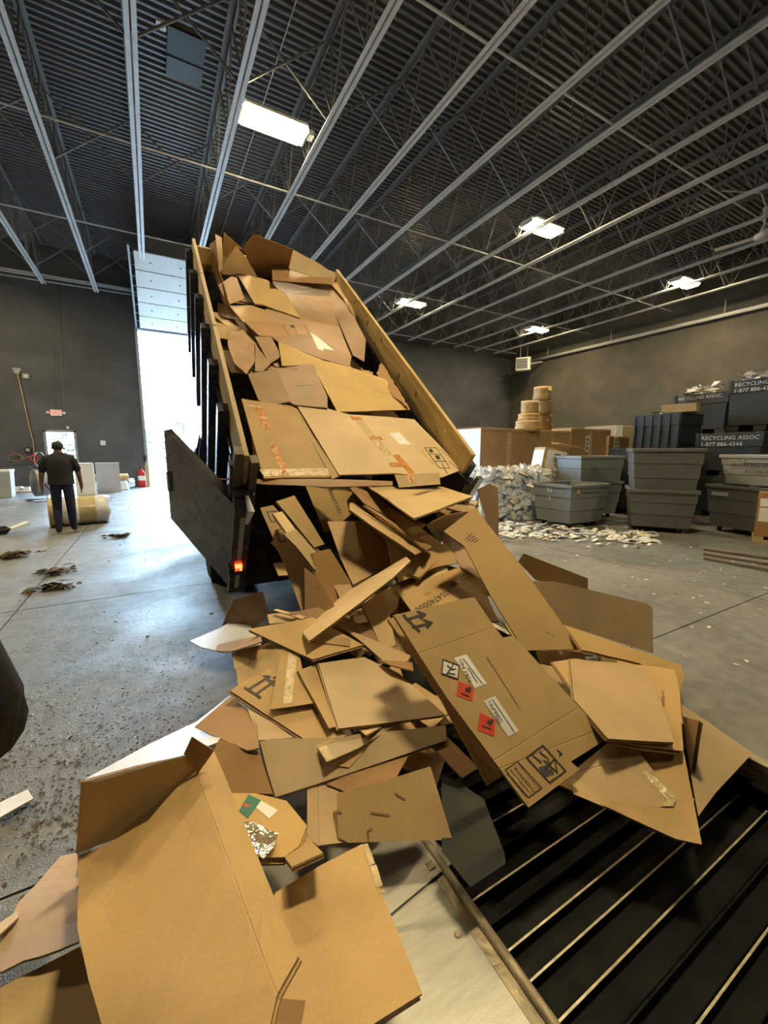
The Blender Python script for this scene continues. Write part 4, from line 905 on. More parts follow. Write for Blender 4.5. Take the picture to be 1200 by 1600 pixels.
# paper bale: lumpy block plus folded paper scraps
def bale(x, y, rz, w, d, h, label, seed, dens, mats):
    r = random.Random(seed); t = thing('paper_bale', label, 'paper bale', (x, y, 0), rz, 'bales of waste paper')
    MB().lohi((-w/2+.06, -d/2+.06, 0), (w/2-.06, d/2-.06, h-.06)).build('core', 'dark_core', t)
    ms = [MB() for _ in mats]
    for k in range(dens):
        f = r.choice(('front', 'front', 'left', 'top', 'top', 'right'))
        if f == 'front': c = Vector((r.uniform(-w/2, w/2), -d/2+r.uniform(0, .07), r.uniform(.02, h))); nb = Vector((0, -1, 0))
        elif f == 'left': c = Vector((-w/2+r.uniform(0, .07), r.uniform(-d/2, d/2), r.uniform(.02, h))); nb = Vector((-1, 0, 0))
        elif f == 'right': c = Vector((w/2-r.uniform(0, .07), r.uniform(-d/2, d/2), r.uniform(.02, h))); nb = Vector((1, 0, 0))
        else: c = Vector((r.uniform(-w/2, w/2), r.uniform(-d/2, d/2), h-r.uniform(0, .08))); nb = Vector((0, 0, 1))
        nv = (nb+Vector((r.gauss(0, .55), r.gauss(0, .55), r.gauss(0, .55)))).normalized(); xx = nv.orthogonal().normalized(); xx.rotate(Matrix.Rotation(r.uniform(0, 6.28), 3, nv)); yy = nv.cross(xx)
        a = r.uniform(.05, .20); b = a*r.uniform(.35, .9); mi = min(len(mats)-1, int(abs(r.gauss(0, 1.0))))
        ms[mi].add([c-xx*a-yy*b, c+xx*a*.9-yy*b*.8, c+xx*a*.1+nv*a*.35, c+xx*a*.8+yy*b, c-xx*a+yy*b*.7], [(0, 1, 2), (1, 3, 2), (3, 4, 2), (4, 0, 2)])
    for q, mm in zip(mats, ms):
        if mm.v: o = mm.build('paper_scraps', q, t); o['kind'] = 'stuff'
    for k in range(3):
        z = h*(.25+.25*k); MB().tube([(-w/2-.01, -d/2, z), (w/2+.01, -d/2-.01, z)], .004, 5).tube([(-w/2-.01, -d/2, z), (-w/2-.01, d/2, z)], .004, 5).build('tie_wire', 'web', t)
    return t
M['cream'] = mat('cream_paper', (.58, .52, .36), .7, objvar=.1); M['bluepaper'] = mat('bluish_white_paper', (.60, .66, .78), .5); M['redpaper'] = mat('red_scrap', (.6, .14, .05), .6); M['kpaper'] = mat('kraft_paper', (.40, .29, .15), .8)
pa = atz(782, 818, 0); pb = atz(850, 800, 0)
bale(7.55, 7.35, math.radians(-24), 1.30, 1.55, 1.04, 'bale of bluish-white and cream waste paper beside the pile', 21, 2600, ['bluepaper', 'white_paper', 'cream', 'kpaper', 'redpaper'])
bale(8.92, 7.5, math.radians(-24), 1.0, 1.2, 1.06, 'bale of cream waste paper behind the chalk-marked cart', 22, 1500, ['cream', 'white_paper', 'kpaper', 'redpaper'])
# shredded strips on the floor before the carts
r = random.Random(5); ms = [MB(), MB(), MB()]
for k in range(300):
    f = r.random(); c0 = atz(775+f*255, 828+14*f+r.gauss(0, 7), 0); c = Vector((c0.x, c0.y, .01+.06*r.random()*(1-f)))
    L_ = r.uniform(.06, .30); a = r.gauss(-.5, .6); d = Vector((math.cos(a), math.sin(a), r.gauss(0, .12))); s = Vector((-math.sin(a), math.cos(a), r.gauss(0, .2)))*r.uniform(.012, .04)
    ms[r.choice((0, 0, 1, 2))].add([c-d*L_/2-s, c-s+Vector((0, 0, .02)), c+d*L_/2-s, c+d*L_/2+s, c+s+Vector((0, 0, .025)), c-d*L_/2+s], [(0, 1, 4, 5), (1, 2, 3, 4)])
t = thing('paper_strips', 'spread of shredded paper strips on the floor before the carts', 'paper strips', (0, 0, 0)); t['kind'] = 'stuff'
for q, mm in zip(('white_paper', 'cream', 'bluepaper'), ms): o = mm.build('strips', q, t); o['kind'] = 'stuff'
# brown carton on a pallet at the right edge
p = atz(1172, 845, 0)
t = thing('brown_carton', 'tall brown carton with white labels on a pale pallet', 'carton', (p.x+.64, p.y-.45, 0), math.radians(-70))
MB().lohi((-.6, -.5, .10), (.6, .5, .86)).build('box', 'kraft_dark', t, False, .01); 
for k in range(3): MB().lohi((-.62, -.52+.42*k, 0), (.62, -.36+.42*k, .045)).build('pallet_board', 'old_pine', t)
for k in range(5): MB().lohi((-.62+.27*k, -.52, .045), (-.48+.27*k, .52, .10)).build('pallet_slat', 'old_pine', t)
MB().lohi((-.58, -.508, .62), (-.44, -.5, .76)).build('label', 'white_paper', t); MB().lohi((-.58, -.508, .36), (-.44, -.5, .60)).build('label', 'white_paper', t)
for k in range(3):
    a = atz(1100, 858+7*k, .02); b = atz(1200, 872+9*k, .02); d = (b-a).normalized()
    o = MB().bar(a, b+d*1.2, .07, .03).build('loose_board', 'grey_plank'); tag(o, 'weathered grey board lying on the floor by the carton pallet', 'board', 'boards on the floor')
# floor litter
def litter(n, seed, fn, mt, label, smin, smax, name):
    r = random.Random(seed); m = MB()
    for k in range(n):
        x, y = fn(r); a = r.uniform(smin, smax); R_ = Matrix.Rotation(r.uniform(0, 6.28), 3, 'Z') @ Matrix.Rotation(r.gauss(0, .3), 3, 'X'); c = Vector((x, y, .004+a*.12))
        m.add([c+R_ @ Vector(q) for q in ((-a, -a*.35, 0), (a*.2, -a*.5, a*.12), (a, 0, 0), (0, a*.45, a*.08), (-a*.7, a*.3, 0))], [(0, 1, 2, 3, 4)])
    o = m.build(name, mt); o['kind'] = 'stuff'; return tag(o, label, 'litter')
def near(r):
    while True:
        u, v = r.uniform(0, 330), 900+300*math.sqrt(r.random()); q = atz(u, v, 0)
        if v > 940 or r.random() < .3: return q.x, q.y
litter(1600, 31, near, 'debris', 'brown crumbs and scraps strewn over the near concrete', .0025, .012, 'floor_crumbs')
litter(240, 32, near, 'white_paper', 'tiny pale paper flecks strewn over the near concrete', .002, .006, 'paper_flecks')
litter(700, 36, lambda r: (lambda q: (q.x, q.y))(atz(r.gauss(90, 60), r.gauss(1270, 45), 0)), 'debris', 'drift of brown crumbs heaped beside the bent carton', .002, .011, 'floor_crumbs')
litter(260, 33, lambda r: (r.uniform(-5, 8), r.uniform(2, 18)), 'debris', 'scattered brown chips over the open floor', .01, .03, 'floor_chips')
litter(160, 34, lambda r: (r.uniform(3.4, 9), r.uniform(.8, 4.5)), 'white_paper', 'small white paper bits on the floor toward the carts', .008, .03, 'paper_bits')
for i, (u, v, s) in enumerate(((88, 895, .16), (84, 921, .13), (28, 867, .16), (186, 839, .14), (14, 873, .12))):
    q = atz(u, v, 0); r = random.Random(60+i); m = MB()
    for k in range(60):
        a = r.uniform(.03, .09); R_ = Matrix.Rotation(r.uniform(0, 6.28), 3, 'Z') @ Matrix.Rotation(r.gauss(0, .5), 3, 'X'); c = Vector((r.gauss(0, s*.7), r.gauss(0, s*.5), .01+abs(r.gauss(0, .02))))
        m.add([c+R_ @ Vector(w_) for w_ in ((-a, -a*.3, 0), (a*.2, -a*.4, a*.1), (a, 0, 0), (0, a*.4, .01))], [(0, 1, 2, 3)])
    o = m.build('scrap_clump', 'debris'); o.location = (q.x, q.y, 0); tag(o, ['large clump of brown scraps on the floor behind the man', 'smaller clump of brown scraps below the large clump', 'thin brown clump of scraps near the floor edge', 'flat brown scrap on the floor joint by the gate', 'tiny brown clump of scraps near the pallet jack'][i], 'litter', 'scrap clumps')
# ------------------------------------------------------------------ cardboard: sheets laid one on another, back to front
ST = 3.0
UU, VV = np.meshgrid(np.arange(0, 1200+ST, ST), np.arange(330, 1640, ST))
RAY = ray(UU, VV)
CY = np.array([.4, .7, 1.0, 1.3, 1.8, 2.4, 3.0, 3.5, 4.2]); CH = np.array([.02, .06, .12, .20, .40, .66, .90, 1.08, 1.10])
XLY = np.array([.5, 1.2, 2.0, 2.8, 3.5]); XLX = np.array([-.75, -.65, -.15, .15, .45])
XRY = np.array([.5, .9, 1.6, 2.4, 3.5]); XRX = np.array([2.75, 2.85, 3.35, 3.55, 3.25])
lz = TA-tu*.27
def hfield(x, y):
    c = np.interp(y, CY, CH); xl = np.interp(y, XLY, XLX); xr = np.interp(y, XRY, XRX)
    a = np.clip((x-xl)/.75, 0, 1); b = np.clip((xr-x)/1.1, 0, 1)
    h = c*(a*(2-a))*(b*(2-b))
    h = np.where((x < .8) & (y < 1.9), np.maximum(h, .10+.10*np.clip((1.9-y)/1.0, 0, 1)), h)
    h = np.where((x > .86) & (x < 2.5) & (y < 1.15), h-.12*np.clip((1.15-y)/.3, 0, 1), h)
    inbed = (x > .62) & (x < 2.8) & (y > lz.y)
    return np.where(inbed, lz.z+math.tan(TT)*(y-lz.y), h)
TBUF = np.full(UU.shape, 1e3)
for tstep in np.geomspace(.6/FPX, 9.5/FPX, 420):
    P = O3+RAY*tstep
    hit = (P[..., 2] < hfield(P[..., 0], P[..., 1])) & (TBUF > 900)
    TBUF[hit] = tstep
def inpoly(poly):
    ins = np.zeros(UU.shape, bool); n = len(poly)
    for i in range(n):
        x1, y1 = poly[i]; x2, y2 = poly[(i+1) % n]
        c = ((y1 > VV) != (y2 > VV))
        with np.errstate(divide='ignore', invalid='ignore'): xi = (x2-x1)*(VV-y1)/(y2-y1+1e-12)+x1
        ins ^= c & (UU < xi)
    return ins
lp = np.array(lz); ln_ = np.array(tu)
tpl = ((lp-O3) @ ln_)/(RAY @ ln_); miss = (TBUF > 900) & (VV < 745) & (UU > 290) & (UU < 760)
bq = inpoly([(392, 745), (385, 700), (300, 376), (330, 330), (535, 330), (560, 415), (745, 705), (735, 745)])
lf = TA+tl*(TL-.10); tfr = ((np.array(lf)-O3) @ np.array(tl))/(RAY @ np.array(tl))
tfr = np.where(tfr > 0, tfr, 1e3); tp2 = np.where(tpl > 0, tpl, 1e3)
TBUF[bq] = np.minimum(tp2, tfr)[bq]
tfl = -EYE/RAY[..., 2]; m2 = (TBUF > 900); TBUF[m2] = np.where(tfl[m2] > 0, tfl[m2], .02)
CROPS = {'A': (280, 340, 2.4), 'B': (280, 720, 2.4), 'C': (680, 780, 1200/520), 'D': (280, 960, 2.5), 'E': (0, 1080, 2.4), 'G': (400, 1180, 2.4), 'H': (380, 740, 3.0), 'P': (0, 0, 1.0)}
def px(crop, p): o = CROPS[crop]; return (o[0]+p[0]/o[2], o[1]+p[1]/o[2])
RIGHT = Vector((math.cos(YAW), -math.sin(YAW), 0)); FWD = Vector((math.sin(YAW), math.cos(YAW), 0))
def make_plate(pts, th, surf, cell, creases=(), z0=0.0, mats=2, scale=1.0):
    bm = bmesh.new()
    f = bm.faces.new([bm.verts.new((p[0], p[1], 0)) for p in pts])
    bmesh.ops.triangulate(bm, faces=bm.faces[:])
    def cut(co, no): bmesh.ops.bisect_plane(bm, geom=bm.verts[:]+bm.edges[:]+bm.faces[:], dist=1e-5, plane_co=co, plane_no=no)
    xs_ = [p[0] for p in pts]; ys_ = [p[1] for p in pts]
    x = min(xs_)+cell
    while x < max(xs_): cut((x, 0, 0), (1, 0, 0)); x += cell
    y = min(ys_)+cell
    while y < max(ys_): cut((0, y, 0), (0, 1, 0)); y += cell
    for (p, q) in creases:
        d = (Vector((q[0], q[1], 0))-Vector((p[0], p[1], 0))).normalized(); nn = Vector((-d.y, d.x, 0))
        for o in (-.003, 0, .003): cut(Vector((p[0], p[1], 0))+nn*o, nn)
    bmesh.ops.remove_doubles(bm, verts=bm.verts[:], dist=2e-5)
    bm.verts.index_update(); bm.normal_update()
    if sum(f.calc_area()*(1 if f.normal.z > 0 else -1) for f in bm.faces) < 0: bmesh.ops.reverse_faces(bm, faces=bm.faces[:])
    co = [(v.co.x, v.co.y) for v in bm.verts]; F_ = [tuple(v.index for v in f.verts) for f in bm.faces]
    E_ = []
    for e in bm.edges:
        if len(e.link_faces) == 1:
            lf = e.link_faces[0]; vs = [v.index for v in lf.verts]; a, b = e.verts[0].index, e.verts[1].index
            i = vs.index(a); E_.append((a, b) if vs[(i+1) % len(vs)] == b else (b, a))
    bm.free()
    top = [surf(s, t) for s, t in co]; n = len(top)
    V = [(p[0], p[1], p[2]+z0) for p in top]+[(p[0], p[1], p[2]+z0-th) for p in top]
    faces = F_+[tuple(i+n for i in reversed(f)) for f in F_]+[(b, a, a+n, b+n) for a, b in E_]
    mi = [0]*(2*len(F_))+[1 if mats > 1 else 0]*len(E_)
    return V, faces, mi
NS = [0]
def sheet(crop, pts, label, mt='kraft', tilt=(0, 0), anchors=None, ply=1, th=.006, amp=.008, creases=(), folds=(), torn=0.0, group=None, name='cardboard_sheet', cat='cardboard', pct=88, lift=0.0, raw=None, edge='card_edge', dmax=.12):
    NS[0] += 1; seed = NS[0]; r = random.Random(seed*17)
    poly = [px(crop, p) for p in pts]; ins = inpoly(poly); T = TBUF[ins]; Rr = RAY[ins]
    PT = O3+Rr*T[:, None]
    if anchors is not None:
        A = [atz(*px(crop, a[:2]), a[2]) for a in anchors]; n = (A[1]-A[0]).cross(A[2]-A[0]).normalized(); c0 = Vector(A[0])
    else:
        c0 = Vector(PT.mean(0))
        _, _, vt = np.linalg.svd(PT-PT.mean(0), full_matrices=False); n = Vector(vt[2])
    cen = Vector(ray(sum(p[0] for p in poly)/len(poly), sum(p[1] for p in poly)/len(poly))).normalized()
    if n.dot(cen) > 0: n = -n
    if group == 'cardboard heaped in the tipped truck body' and abs(tilt[0]) <= 8: n = Vector(tu)
    if tilt[0]: n = Matrix.Rotation(math.radians(tilt[0]), 3, RIGHT) @ n
    if tilt[1]: n = Matrix.Rotation(math.radians(tilt[1]), 3, FWD) @ n
    rmx = max(n.dot(Vector(ray(*p)).normalized()) for p in poly)
    while rmx > -.16: n = (n-cen*.06).normalized(); rmx = max(n.dot(Vector(ray(*p)).normalized()) for p in poly)
    na = np.array(n); tot = th*ply+.002*(ply-1)
    req = np.percentile(T*(Rr @ na), pct)+float(na @ O3)
    c = n.dot(c0) if anchors is not None else req
    if c < req: c = min(req, c+dmax) if anchors is not None else req
    c += tot+.002+lift
    den = Rr @ na; tp = (c-float(na @ O3))/den
    TBUF[ins] = np.minimum(T, tp)
    W3 = [Vector(O3+ray(*p)*((c-float(na @ O3))/float(ray(*p) @ na))) for p in poly]
    org = sum(W3, Vector())/len(W3)
    ex = RIGHT-n*RIGHT.dot(n); ex.normalize(); ey = n.cross(ex)
    MW = Matrix((ex, ey, n)).transposed().to_4x4(); MW.translation = org; MI = MW.inverted()
    camL = MI @ Vector(O3)
    def loc(u, v):
        d = ray(u, v); q = MI @ Vector(O3+d*((c-float(na @ O3))/float(d @ na))); return (q.x, q.y)
    P2 = [loc(*p) for p in poly]
    if torn:
        Q = []
        for i in range(len(P2)):
            a = Vector(P2[i]); b = Vector(P2[(i+1) % len(P2)]); k = max(1, int((b-a).length/.035)); nn = Vector((-(b-a).y, (b-a).x)).normalized()
            for q in range(k): p_ = a.lerp(b, q/k); Q.append(tuple(p_+nn*(r.gauss(0, torn) if q else 0)))
        P2 = Q
    cr = [(loc(*px(crop, a)), loc(*px(crop, b))) for a, b in creases]; fo = [(Vector(loc(*px(crop, a))), Vector(loc(*px(crop, b))), math.radians(g)) for a, b, g in folds]
    off = Vector((seed*3.7, seed*1.3, 0))
    def surf(s, t, dz=0.0):
        z = amp*noise.noise(Vector((s*2.2, t*2.2, 0))+off)+amp*.35*noise.noise(Vector((s*7, t*7, 5))+off)
        for (p, q) in cr:
            d = Vector(q)-Vector(p); dist = abs(d.x*(t-p[1])-d.y*(s-p[0]))/max(1e-6, d.length)
            if dist < .0015: z -= .0018
        x, y, zz = s, t, z+dz
        for (p, q, ang) in fo:
            d = (q-p).normalized(); nn = Vector((-d.y, d.x)); e = (Vector((x, y))-p).dot(nn)
            if e > 0:   # hinge the flap while keeping its outline toward the viewpoint the outline was read from
                dv = camL-Vector((x, y, zz)); k = e*math.tan(ang)/dv.z; x += dv.x*k; y += dv.y*k; zz += dv.z*k
        return (x, y, zz)
    ext = max(max(p[0] for p in P2)-min(p[0] for p in P2), max(p[1] for p in P2)-min(p[1] for p in P2)); cell = max(.05, ext/11)
    V = []; Fc = []; MI_ = []
    for k in range(ply):
        ds = (r.uniform(-.006, .006), r.uniform(-.006, .006)) if k else (0, 0)
        v, f, mi = make_plate([(a+ds[0], b+ds[1]) for a, b in P2], th, surf, cell, cr+[((p.x, p.y), (q.x, q.y)) for p, q, _ in fo], -k*(th+.0025))
        o = len(V); V += v; Fc += [tuple(i+o for i in g) for g in f]; MI_ += mi
    me = bpy.data.meshes.new(name); me.from_pydata(V, [], Fc); me.materials.append(M[mt]); me.materials.append(M[edge]); me.polygons.foreach_set('material_index', MI_); me.update()
    ob = link(name, me); ob.matrix_world = MW
    tag(ob, label, cat, group)
    return dict(o=ob, loc=loc, surf=surf, crop=crop, cell=cell)
def patch(S, pts, mt, name='sticker', crop=None, dz=.0022, label=None):
    cp = crop or S['crop']; P2 = [S['loc'](*px(cp, p)) for p in pts]
    V, f, mi = make_plate(P2, .0009, lambda s, t: S['surf'](s, t, dz), .03, (), 0, 1)
    me = bpy.data.meshes.new(name); me.from_pydata(V, [], f); me.materials.append(M[mt]); me.update()
    o = link(name, me, S['o'])
    if label: o['label'] = label
    return o
def words(S, body, p0, p1, size, mt='ink', crop=None, flip=1, dz=.0026, name='printed_text', squeeze=True):
    """text whose baseline runs from pixel p0 to p1; size = letter height / baseline length when squeezed"""
    cp = crop or S['crop']; a = Vector(S['loc'](*px(cp, p0))); b = Vector(S['loc'](*px(cp, p1))); d = b-a; L_ = d.length; d.normalize(); nn = Vector((-d.y, d.x))*flip
    me = text_mesh(body, 1.0); w = max(v.co.x for v in me.vertices) or 1
    k = L_/w
    for v in me.vertices:
        q = a+d*(v.co.x*k)+nn*(v.co.y*k*size); v.co = S['surf'](q.x, q.y, dz)
    if flip < 0: me.flip_normals()
    me.materials.clear(); me.materials.append(M[mt]); return link(name, me, S['o'])
def strokes(S, segs, wpx, mt='ink', crop=None, name='printed_mark', dz=.0026):
    """thick printed lines given as pixel polylines"""
    cp = crop or S['crop']; m = MB()
    for sg in segs:
        for p, q in zip(sg[:-1], sg[1:]):
            a = Vector(S['loc'](*px(cp, p))); b = Vector(S['loc'](*px(cp, q))); d = (b-a).normalized(); nn = Vector((-d.y, d.x))*wpx/2; a = a-d*wpx/2; b = b+d*wpx/2
            n = max(1, int((b-a).length/.04))
            for k in range(n):
                e, g = a.lerp(b, k/n), a.lerp(b, (k+1)/n)
                m.add([S['surf'](w.x, w.y, dz) for w in (e-nn, g-nn, g+nn, e+nn)], [(0, 1, 2, 3)])
    return m.build(name, mt, S['o'])
def filler(n, seed, region, dz, label, group, smin=.25, smax=.6, tiltj=.25):
    r = random.Random(seed)
    base = {}
    for k in range(n):
        for _ in range(40):
            x, y = r.uniform(*region[0]), r.uniform(*region[1]); h = float(hfield(np.array(x), np.array(y)))
            if h > .10: break
        e = .15; gx = (float(hfield(np.array(x+e), np.array(y)))-float(hfield(np.array(x-e), np.array(y))))/(2*e); gy = (float(hfield(np.array(x), np.array(y+e)))-float(hfield(np.array(x), np.array(y-e))))/(2*e)
        gx = max(-.8, min(.8, gx)); gy = max(-.9, min(.9, gy))
        nn = Vector((-gx+r.gauss(0, tiltj), -gy+r.gauss(0, tiltj), 1)).normalized()
        key = r.randrange(6)
        if key not in base:
            a, b = r.uniform(smin, smax), r.uniform(smin, smax)*.8
            V, f, mi = make_plate([(-a/2, -b/2), (a/2, -b/2*.95), (a/2*.96, b/2), (-a/2, b/2)], .012, lambda s, t: (s, t, .012*noise.noise(Vector((s*3+key, t*3, 0)))), .12)
            me = bpy.data.meshes.new('cardboard_sheet'); me.from_pydata(V, [], f); me.materials.append(M['kraft']); me.materials.append(M['card_edge']); me.polygons.foreach_set('material_index', mi); base[key] = me
        o = link('cardboard_sheet', base[key]); xx = (Vector((1, r.gauss(0, .25), 0))-nn*nn.x).normalized() if seed == 12 else nn.orthogonal().normalized()
        if seed != 12: xx.rotate(Matrix.Rotation(r.uniform(0, 6.28), 3, nn))
        mw = Matrix((xx, nn.cross(xx).normalized(), nn)).transposed().to_4x4()
        mw.translation = Vector((x, y, max(.03, h-r.uniform(*dz)))); o.matrix_world = mw; tag(o, label, 'cardboard', group)
filler(70, 11, ((.9, 2.8), (1.3, 3.3)), (.12, .34), 'flattened brown carton buried deep inside the spilled heap', 'buried sheets of the spilled heap', .22, .42, .15)
filler(80, 12, ((1.0, 2.35), (3.7, 6.3)), (.035, .22), 'flattened brown carton buried under the load in the tipped body', 'buried sheets of the truck load', .40, .62, .04)
exec_sheets = True
LG = 'cardboard heaped in the tipped truck body'; CG = 'cardboard cascading off the truck tail'; HG = 'cardboard spilled on the floor'
# --- truck load, from the cab end down
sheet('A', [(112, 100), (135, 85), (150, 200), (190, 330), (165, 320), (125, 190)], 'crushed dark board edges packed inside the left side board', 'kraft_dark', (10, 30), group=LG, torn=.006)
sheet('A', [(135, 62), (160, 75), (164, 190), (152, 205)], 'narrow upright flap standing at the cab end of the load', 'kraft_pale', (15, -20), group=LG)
sheet('A', [(168, 55), (238, 118), (215, 112), (182, 152), (162, 140)], 'yellow-lit pointed flap standing at the cab end of the load', 'kraft_pale', (25, -10), group=LG)  # the light on this flap is put into its paler colour
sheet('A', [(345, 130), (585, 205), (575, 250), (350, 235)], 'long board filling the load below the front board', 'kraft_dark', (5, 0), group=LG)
sheet('A', [(238, 115), (262, 82), (286, 64), (426, 119), (412, 192), (352, 192), (348, 236), (300, 232), (262, 170)], 'dark shaded carton panel standing up highest in the load', 'kraft_dark', (42, 0), group=LG, lift=.10)  # shade on this upright panel is put into its dark colour
sheet('A', [(428, 120), (525, 172), (588, 216), (578, 246), (500, 222), (410, 190)], 'brown flap leaning beside the dark standing panel under the front board', 'kraft', (12, 5), group=LG)
sheet('A', [(160, 185), (214, 105), (262, 165), (328, 240), (240, 212), (162, 212)], 'brown triangular flap below the standing yellow-lit flaps', 'kraft', (14, -6), group=LG, amp=.02)
sheet('A', [(350, 190), (410, 194), (580, 246), (655, 400), (690, 505), (648, 522), (560, 440), (440, 385), (398, 300), (350, 245)], 'largest plain brown board high in the load', 'kraft_pink', (3, 0), group=LG, amp=.012, pct=55, creases=[((400, 200), (400, 300))])  # pinkish daylight cast put into the board colour
sheet('A', [(562, 312), (618, 300), (700, 458), (694, 540), (652, 516), (604, 405)], 'shaded board edge-on along the right side board of the load', 'kraft_dark', (4, -12), group=LG)  # shadow along the side board put into the dark colour
sheet('A', [(566, 246), (630, 238), (662, 382), (612, 300)], 'small folded flap caught on the pine side board', 'kraft', (8, -8), group=LG, lift=.03, folds=[((600, 240), (640, 360), 12)])
sheet('A', [(632, 325), (650, 300), (668, 352), (650, 362)], 'scrap of pale board wedged on the pine side board', 'kraft_pale', (15, -10), group=LG, torn=.005)
sheet('A', [(146, 252), (196, 220), (216, 226), (246, 306), (182, 326)], 'pinkish square flap against the left side board', 'kraft_pink', (5, 8), group=LG)
sheet('A', [(188, 330), (272, 328), (326, 348), (332, 388), (240, 392)], 'yellowish small board under the folded carton in the load', 'kraft', (0, 0), group=LG)
sheet('A', [(216, 208), (252, 214), (330, 234), (402, 292), (452, 376), (312, 326), (282, 322)], 'folded yellow-lit carton with a raised edge in the load', 'kraft_pale', (6, 0), group=LG, ply=2, lift=.03, creases=[((252, 214), (312, 326))])  # paler colour carries the light falling on this carton
sheet('A', [(326, 342), (452, 380), (600, 412), (646, 520), (642, 545), (500, 470), (330, 392)], 'brown board crossing the middle of the load', 'kraft_pink', (0, 0), group=LG, pct=60)  # daylight tint is in the pinkish colour
S = sheet('A', [(246, 392), (326, 386), (420, 396), (478, 404), (500, 446), (345, 446), (300, 442)], 'carton with faint printed box symbols in the load', 'kraft_pink', (0, 0), group=LG, pct=65)  # pinkish colour carries the daylight tint here too
strokes(S, [[(388, 402), (472, 404), (488, 440), (410, 440), (388, 402)], [(425, 402), (445, 440)]], .006); patch(S, [(415, 405), (430, 405), (434, 414), (419, 414)], 'ink', 'printed_mark')
S = sheet('A', [(346, 446), (500, 436), (640, 522), (642, 560), (540, 532), (372, 468)], 'carton with a torn white patch in the load', 'kraft_pink', (0, 0), group=LG, pct=84)
patch(S, [(492, 432), (520, 448), (583, 498), (541, 490), (540, 500), (520, 492)], 'white_paper', 'torn_patch', label='white torn paper patch')
sheet('A', [(284, 446), (346, 446), (382, 522), (338, 548)], 'narrow brown board beside the crumpled wrapping paper', 'kraft_pink', (4, 6), group=LG)
sheet('A', [(286, 472), (342, 550), (312, 578), (284, 576)], 'slim pinkish board wedged below the narrow board', 'kraft_pink', (-4, 6), group=LG)
sheet('A', [(188, 432), (240, 420), (282, 470), (284, 545), (252, 590), (204, 548), (182, 482)], 'crumpled pinkish wrapping paper against the left side board', 'kraft_pink', (6, 0), group=LG, amp=.05, name='crumpled_paper', th=.002)
S = sheet('A', [(372, 466), (540, 535), (640, 560), (772, 606), (866, 720), (592, 728), (552, 652), (500, 552), (386, 556)], 'broad yellow-lit board lying across the load above the taped cartons', 'kraft_pale', (2, 0), group=LG, ply=2, pct=97, creases=[((540, 625), (800, 660)), ((540, 535), (560, 640))])  # light across this board put into its pale colour
sheet('A', [(756, 542), (772, 560), (866, 716), (800, 668), (742, 586)], 'torn strip of board along the pine side board', 'kraft_dark', (4, -10), group=LG, torn=.006)
S = sheet('A', [(258, 586), (366, 566), (502, 548), (556, 672), (556, 712), (430, 700), (415, 690), (330, 706), (296, 682)], 'folded carton with faint stamp lying above the taped cartons', 'kraft_pink', (4, 0), group=LG, ply=3, lift=.03, creases=[((366, 568), (416, 688)), ((416, 688), (554, 672))], folds=[((416, 690), (366, 566), -14)])  # pinkish colour puts in the daylight on this carton
strokes(S, [[(420, 570), (445, 566)], [(440, 632), (505, 626)]], .006)
sheet('A', [(425, 700), (465, 716), (612, 968), (572, 980)], 'slanting board edge between the two taped cartons', 'kraft', (0, 0), group=LG)
S = sheet('A', [(234, 680), (430, 708), (566, 974), (318, 978), (290, 880)], 'big flat carton with orange tape over the left tail of the load', 'kraft', (0, 0), group=LG, ply=2, amp=.006)
patch(S, [(285, 712), (315, 718), (345, 792), (318, 796)], 'orange_tape', 'tape'); patch(S, [(340, 845), (365, 845), (415, 968), (388, 972)], 'orange_tape', 'tape'); patch(S, [(300, 945), (555, 940), (564, 968), (318, 972)], 'tape', 'tape')
patch(S, [(245, 700), (305, 708), (308, 715), (248, 708)], 'tape', 'tape')
S = sheet('A', [(440, 702), (540, 712), (640, 738), (732, 745), (882, 756), (905, 780), (985, 862), (1062, 944), (985, 974), (810, 958), (600, 964)], 'biggest taped carton with care symbols at the tail of the load', 'kraft_pale', (0, 0), group=LG, ply=2, amp=.006, lift=.01)
patch(S, [(638, 745), (675, 748), (690, 760), (650, 758)], 'orange_tape', 'tape'); patch(S, [(708, 820), (755, 822), (765, 834), (716, 834)], 'orange_tape', 'tape'); patch(S, [(800, 890), (822, 888), (885, 958), (862, 960)], 'orange_tape', 'tape'); patch(S, [(785, 920), (850, 915), (862, 932), (795, 936)], 'orange_tape', 'tape')
patch(S, [(660, 765), (690, 765), (800, 890), (770, 892)], 'tape', 'tape')
patch(S, [(790, 810), (825, 806), (868, 850), (826, 850)], 'white_paper', 'label_sticker', label='white paper address label')
strokes(S, [[(920, 864), (965, 864), (1015, 940), (975, 940), (920, 864)], [(937, 888), (985, 888)], [(955, 914), (1000, 914)], [(985, 925), (1005, 960)], [(1010, 912), (1050, 945)]], .008); patch(S, [(935, 870), (945, 868), (955, 880), (940, 882)], 'ink', 'printed_mark'); patch(S, [(958, 893), (972, 892), (980, 906), (965, 907)], 'ink', 'printed_mark')
words(S, 'HANDLE WITH CARE', (974, 866), (1052, 936), .9); patch(S, [(906, 876), (911, 876), (958, 930), (952, 930)], 'pine', 'straw')
S = sheet('A', [(808, 962), (975, 958), (980, 1000), (826, 1011)], 'hanging flap with orange tape at the tail of the load', 'kraft', (8, 0), group=LG)
patch(S, [(848, 958), (872, 957), (888, 995), (868, 996)], 'orange_tape', 'tape')
YB = atz(780, 856, .03).y
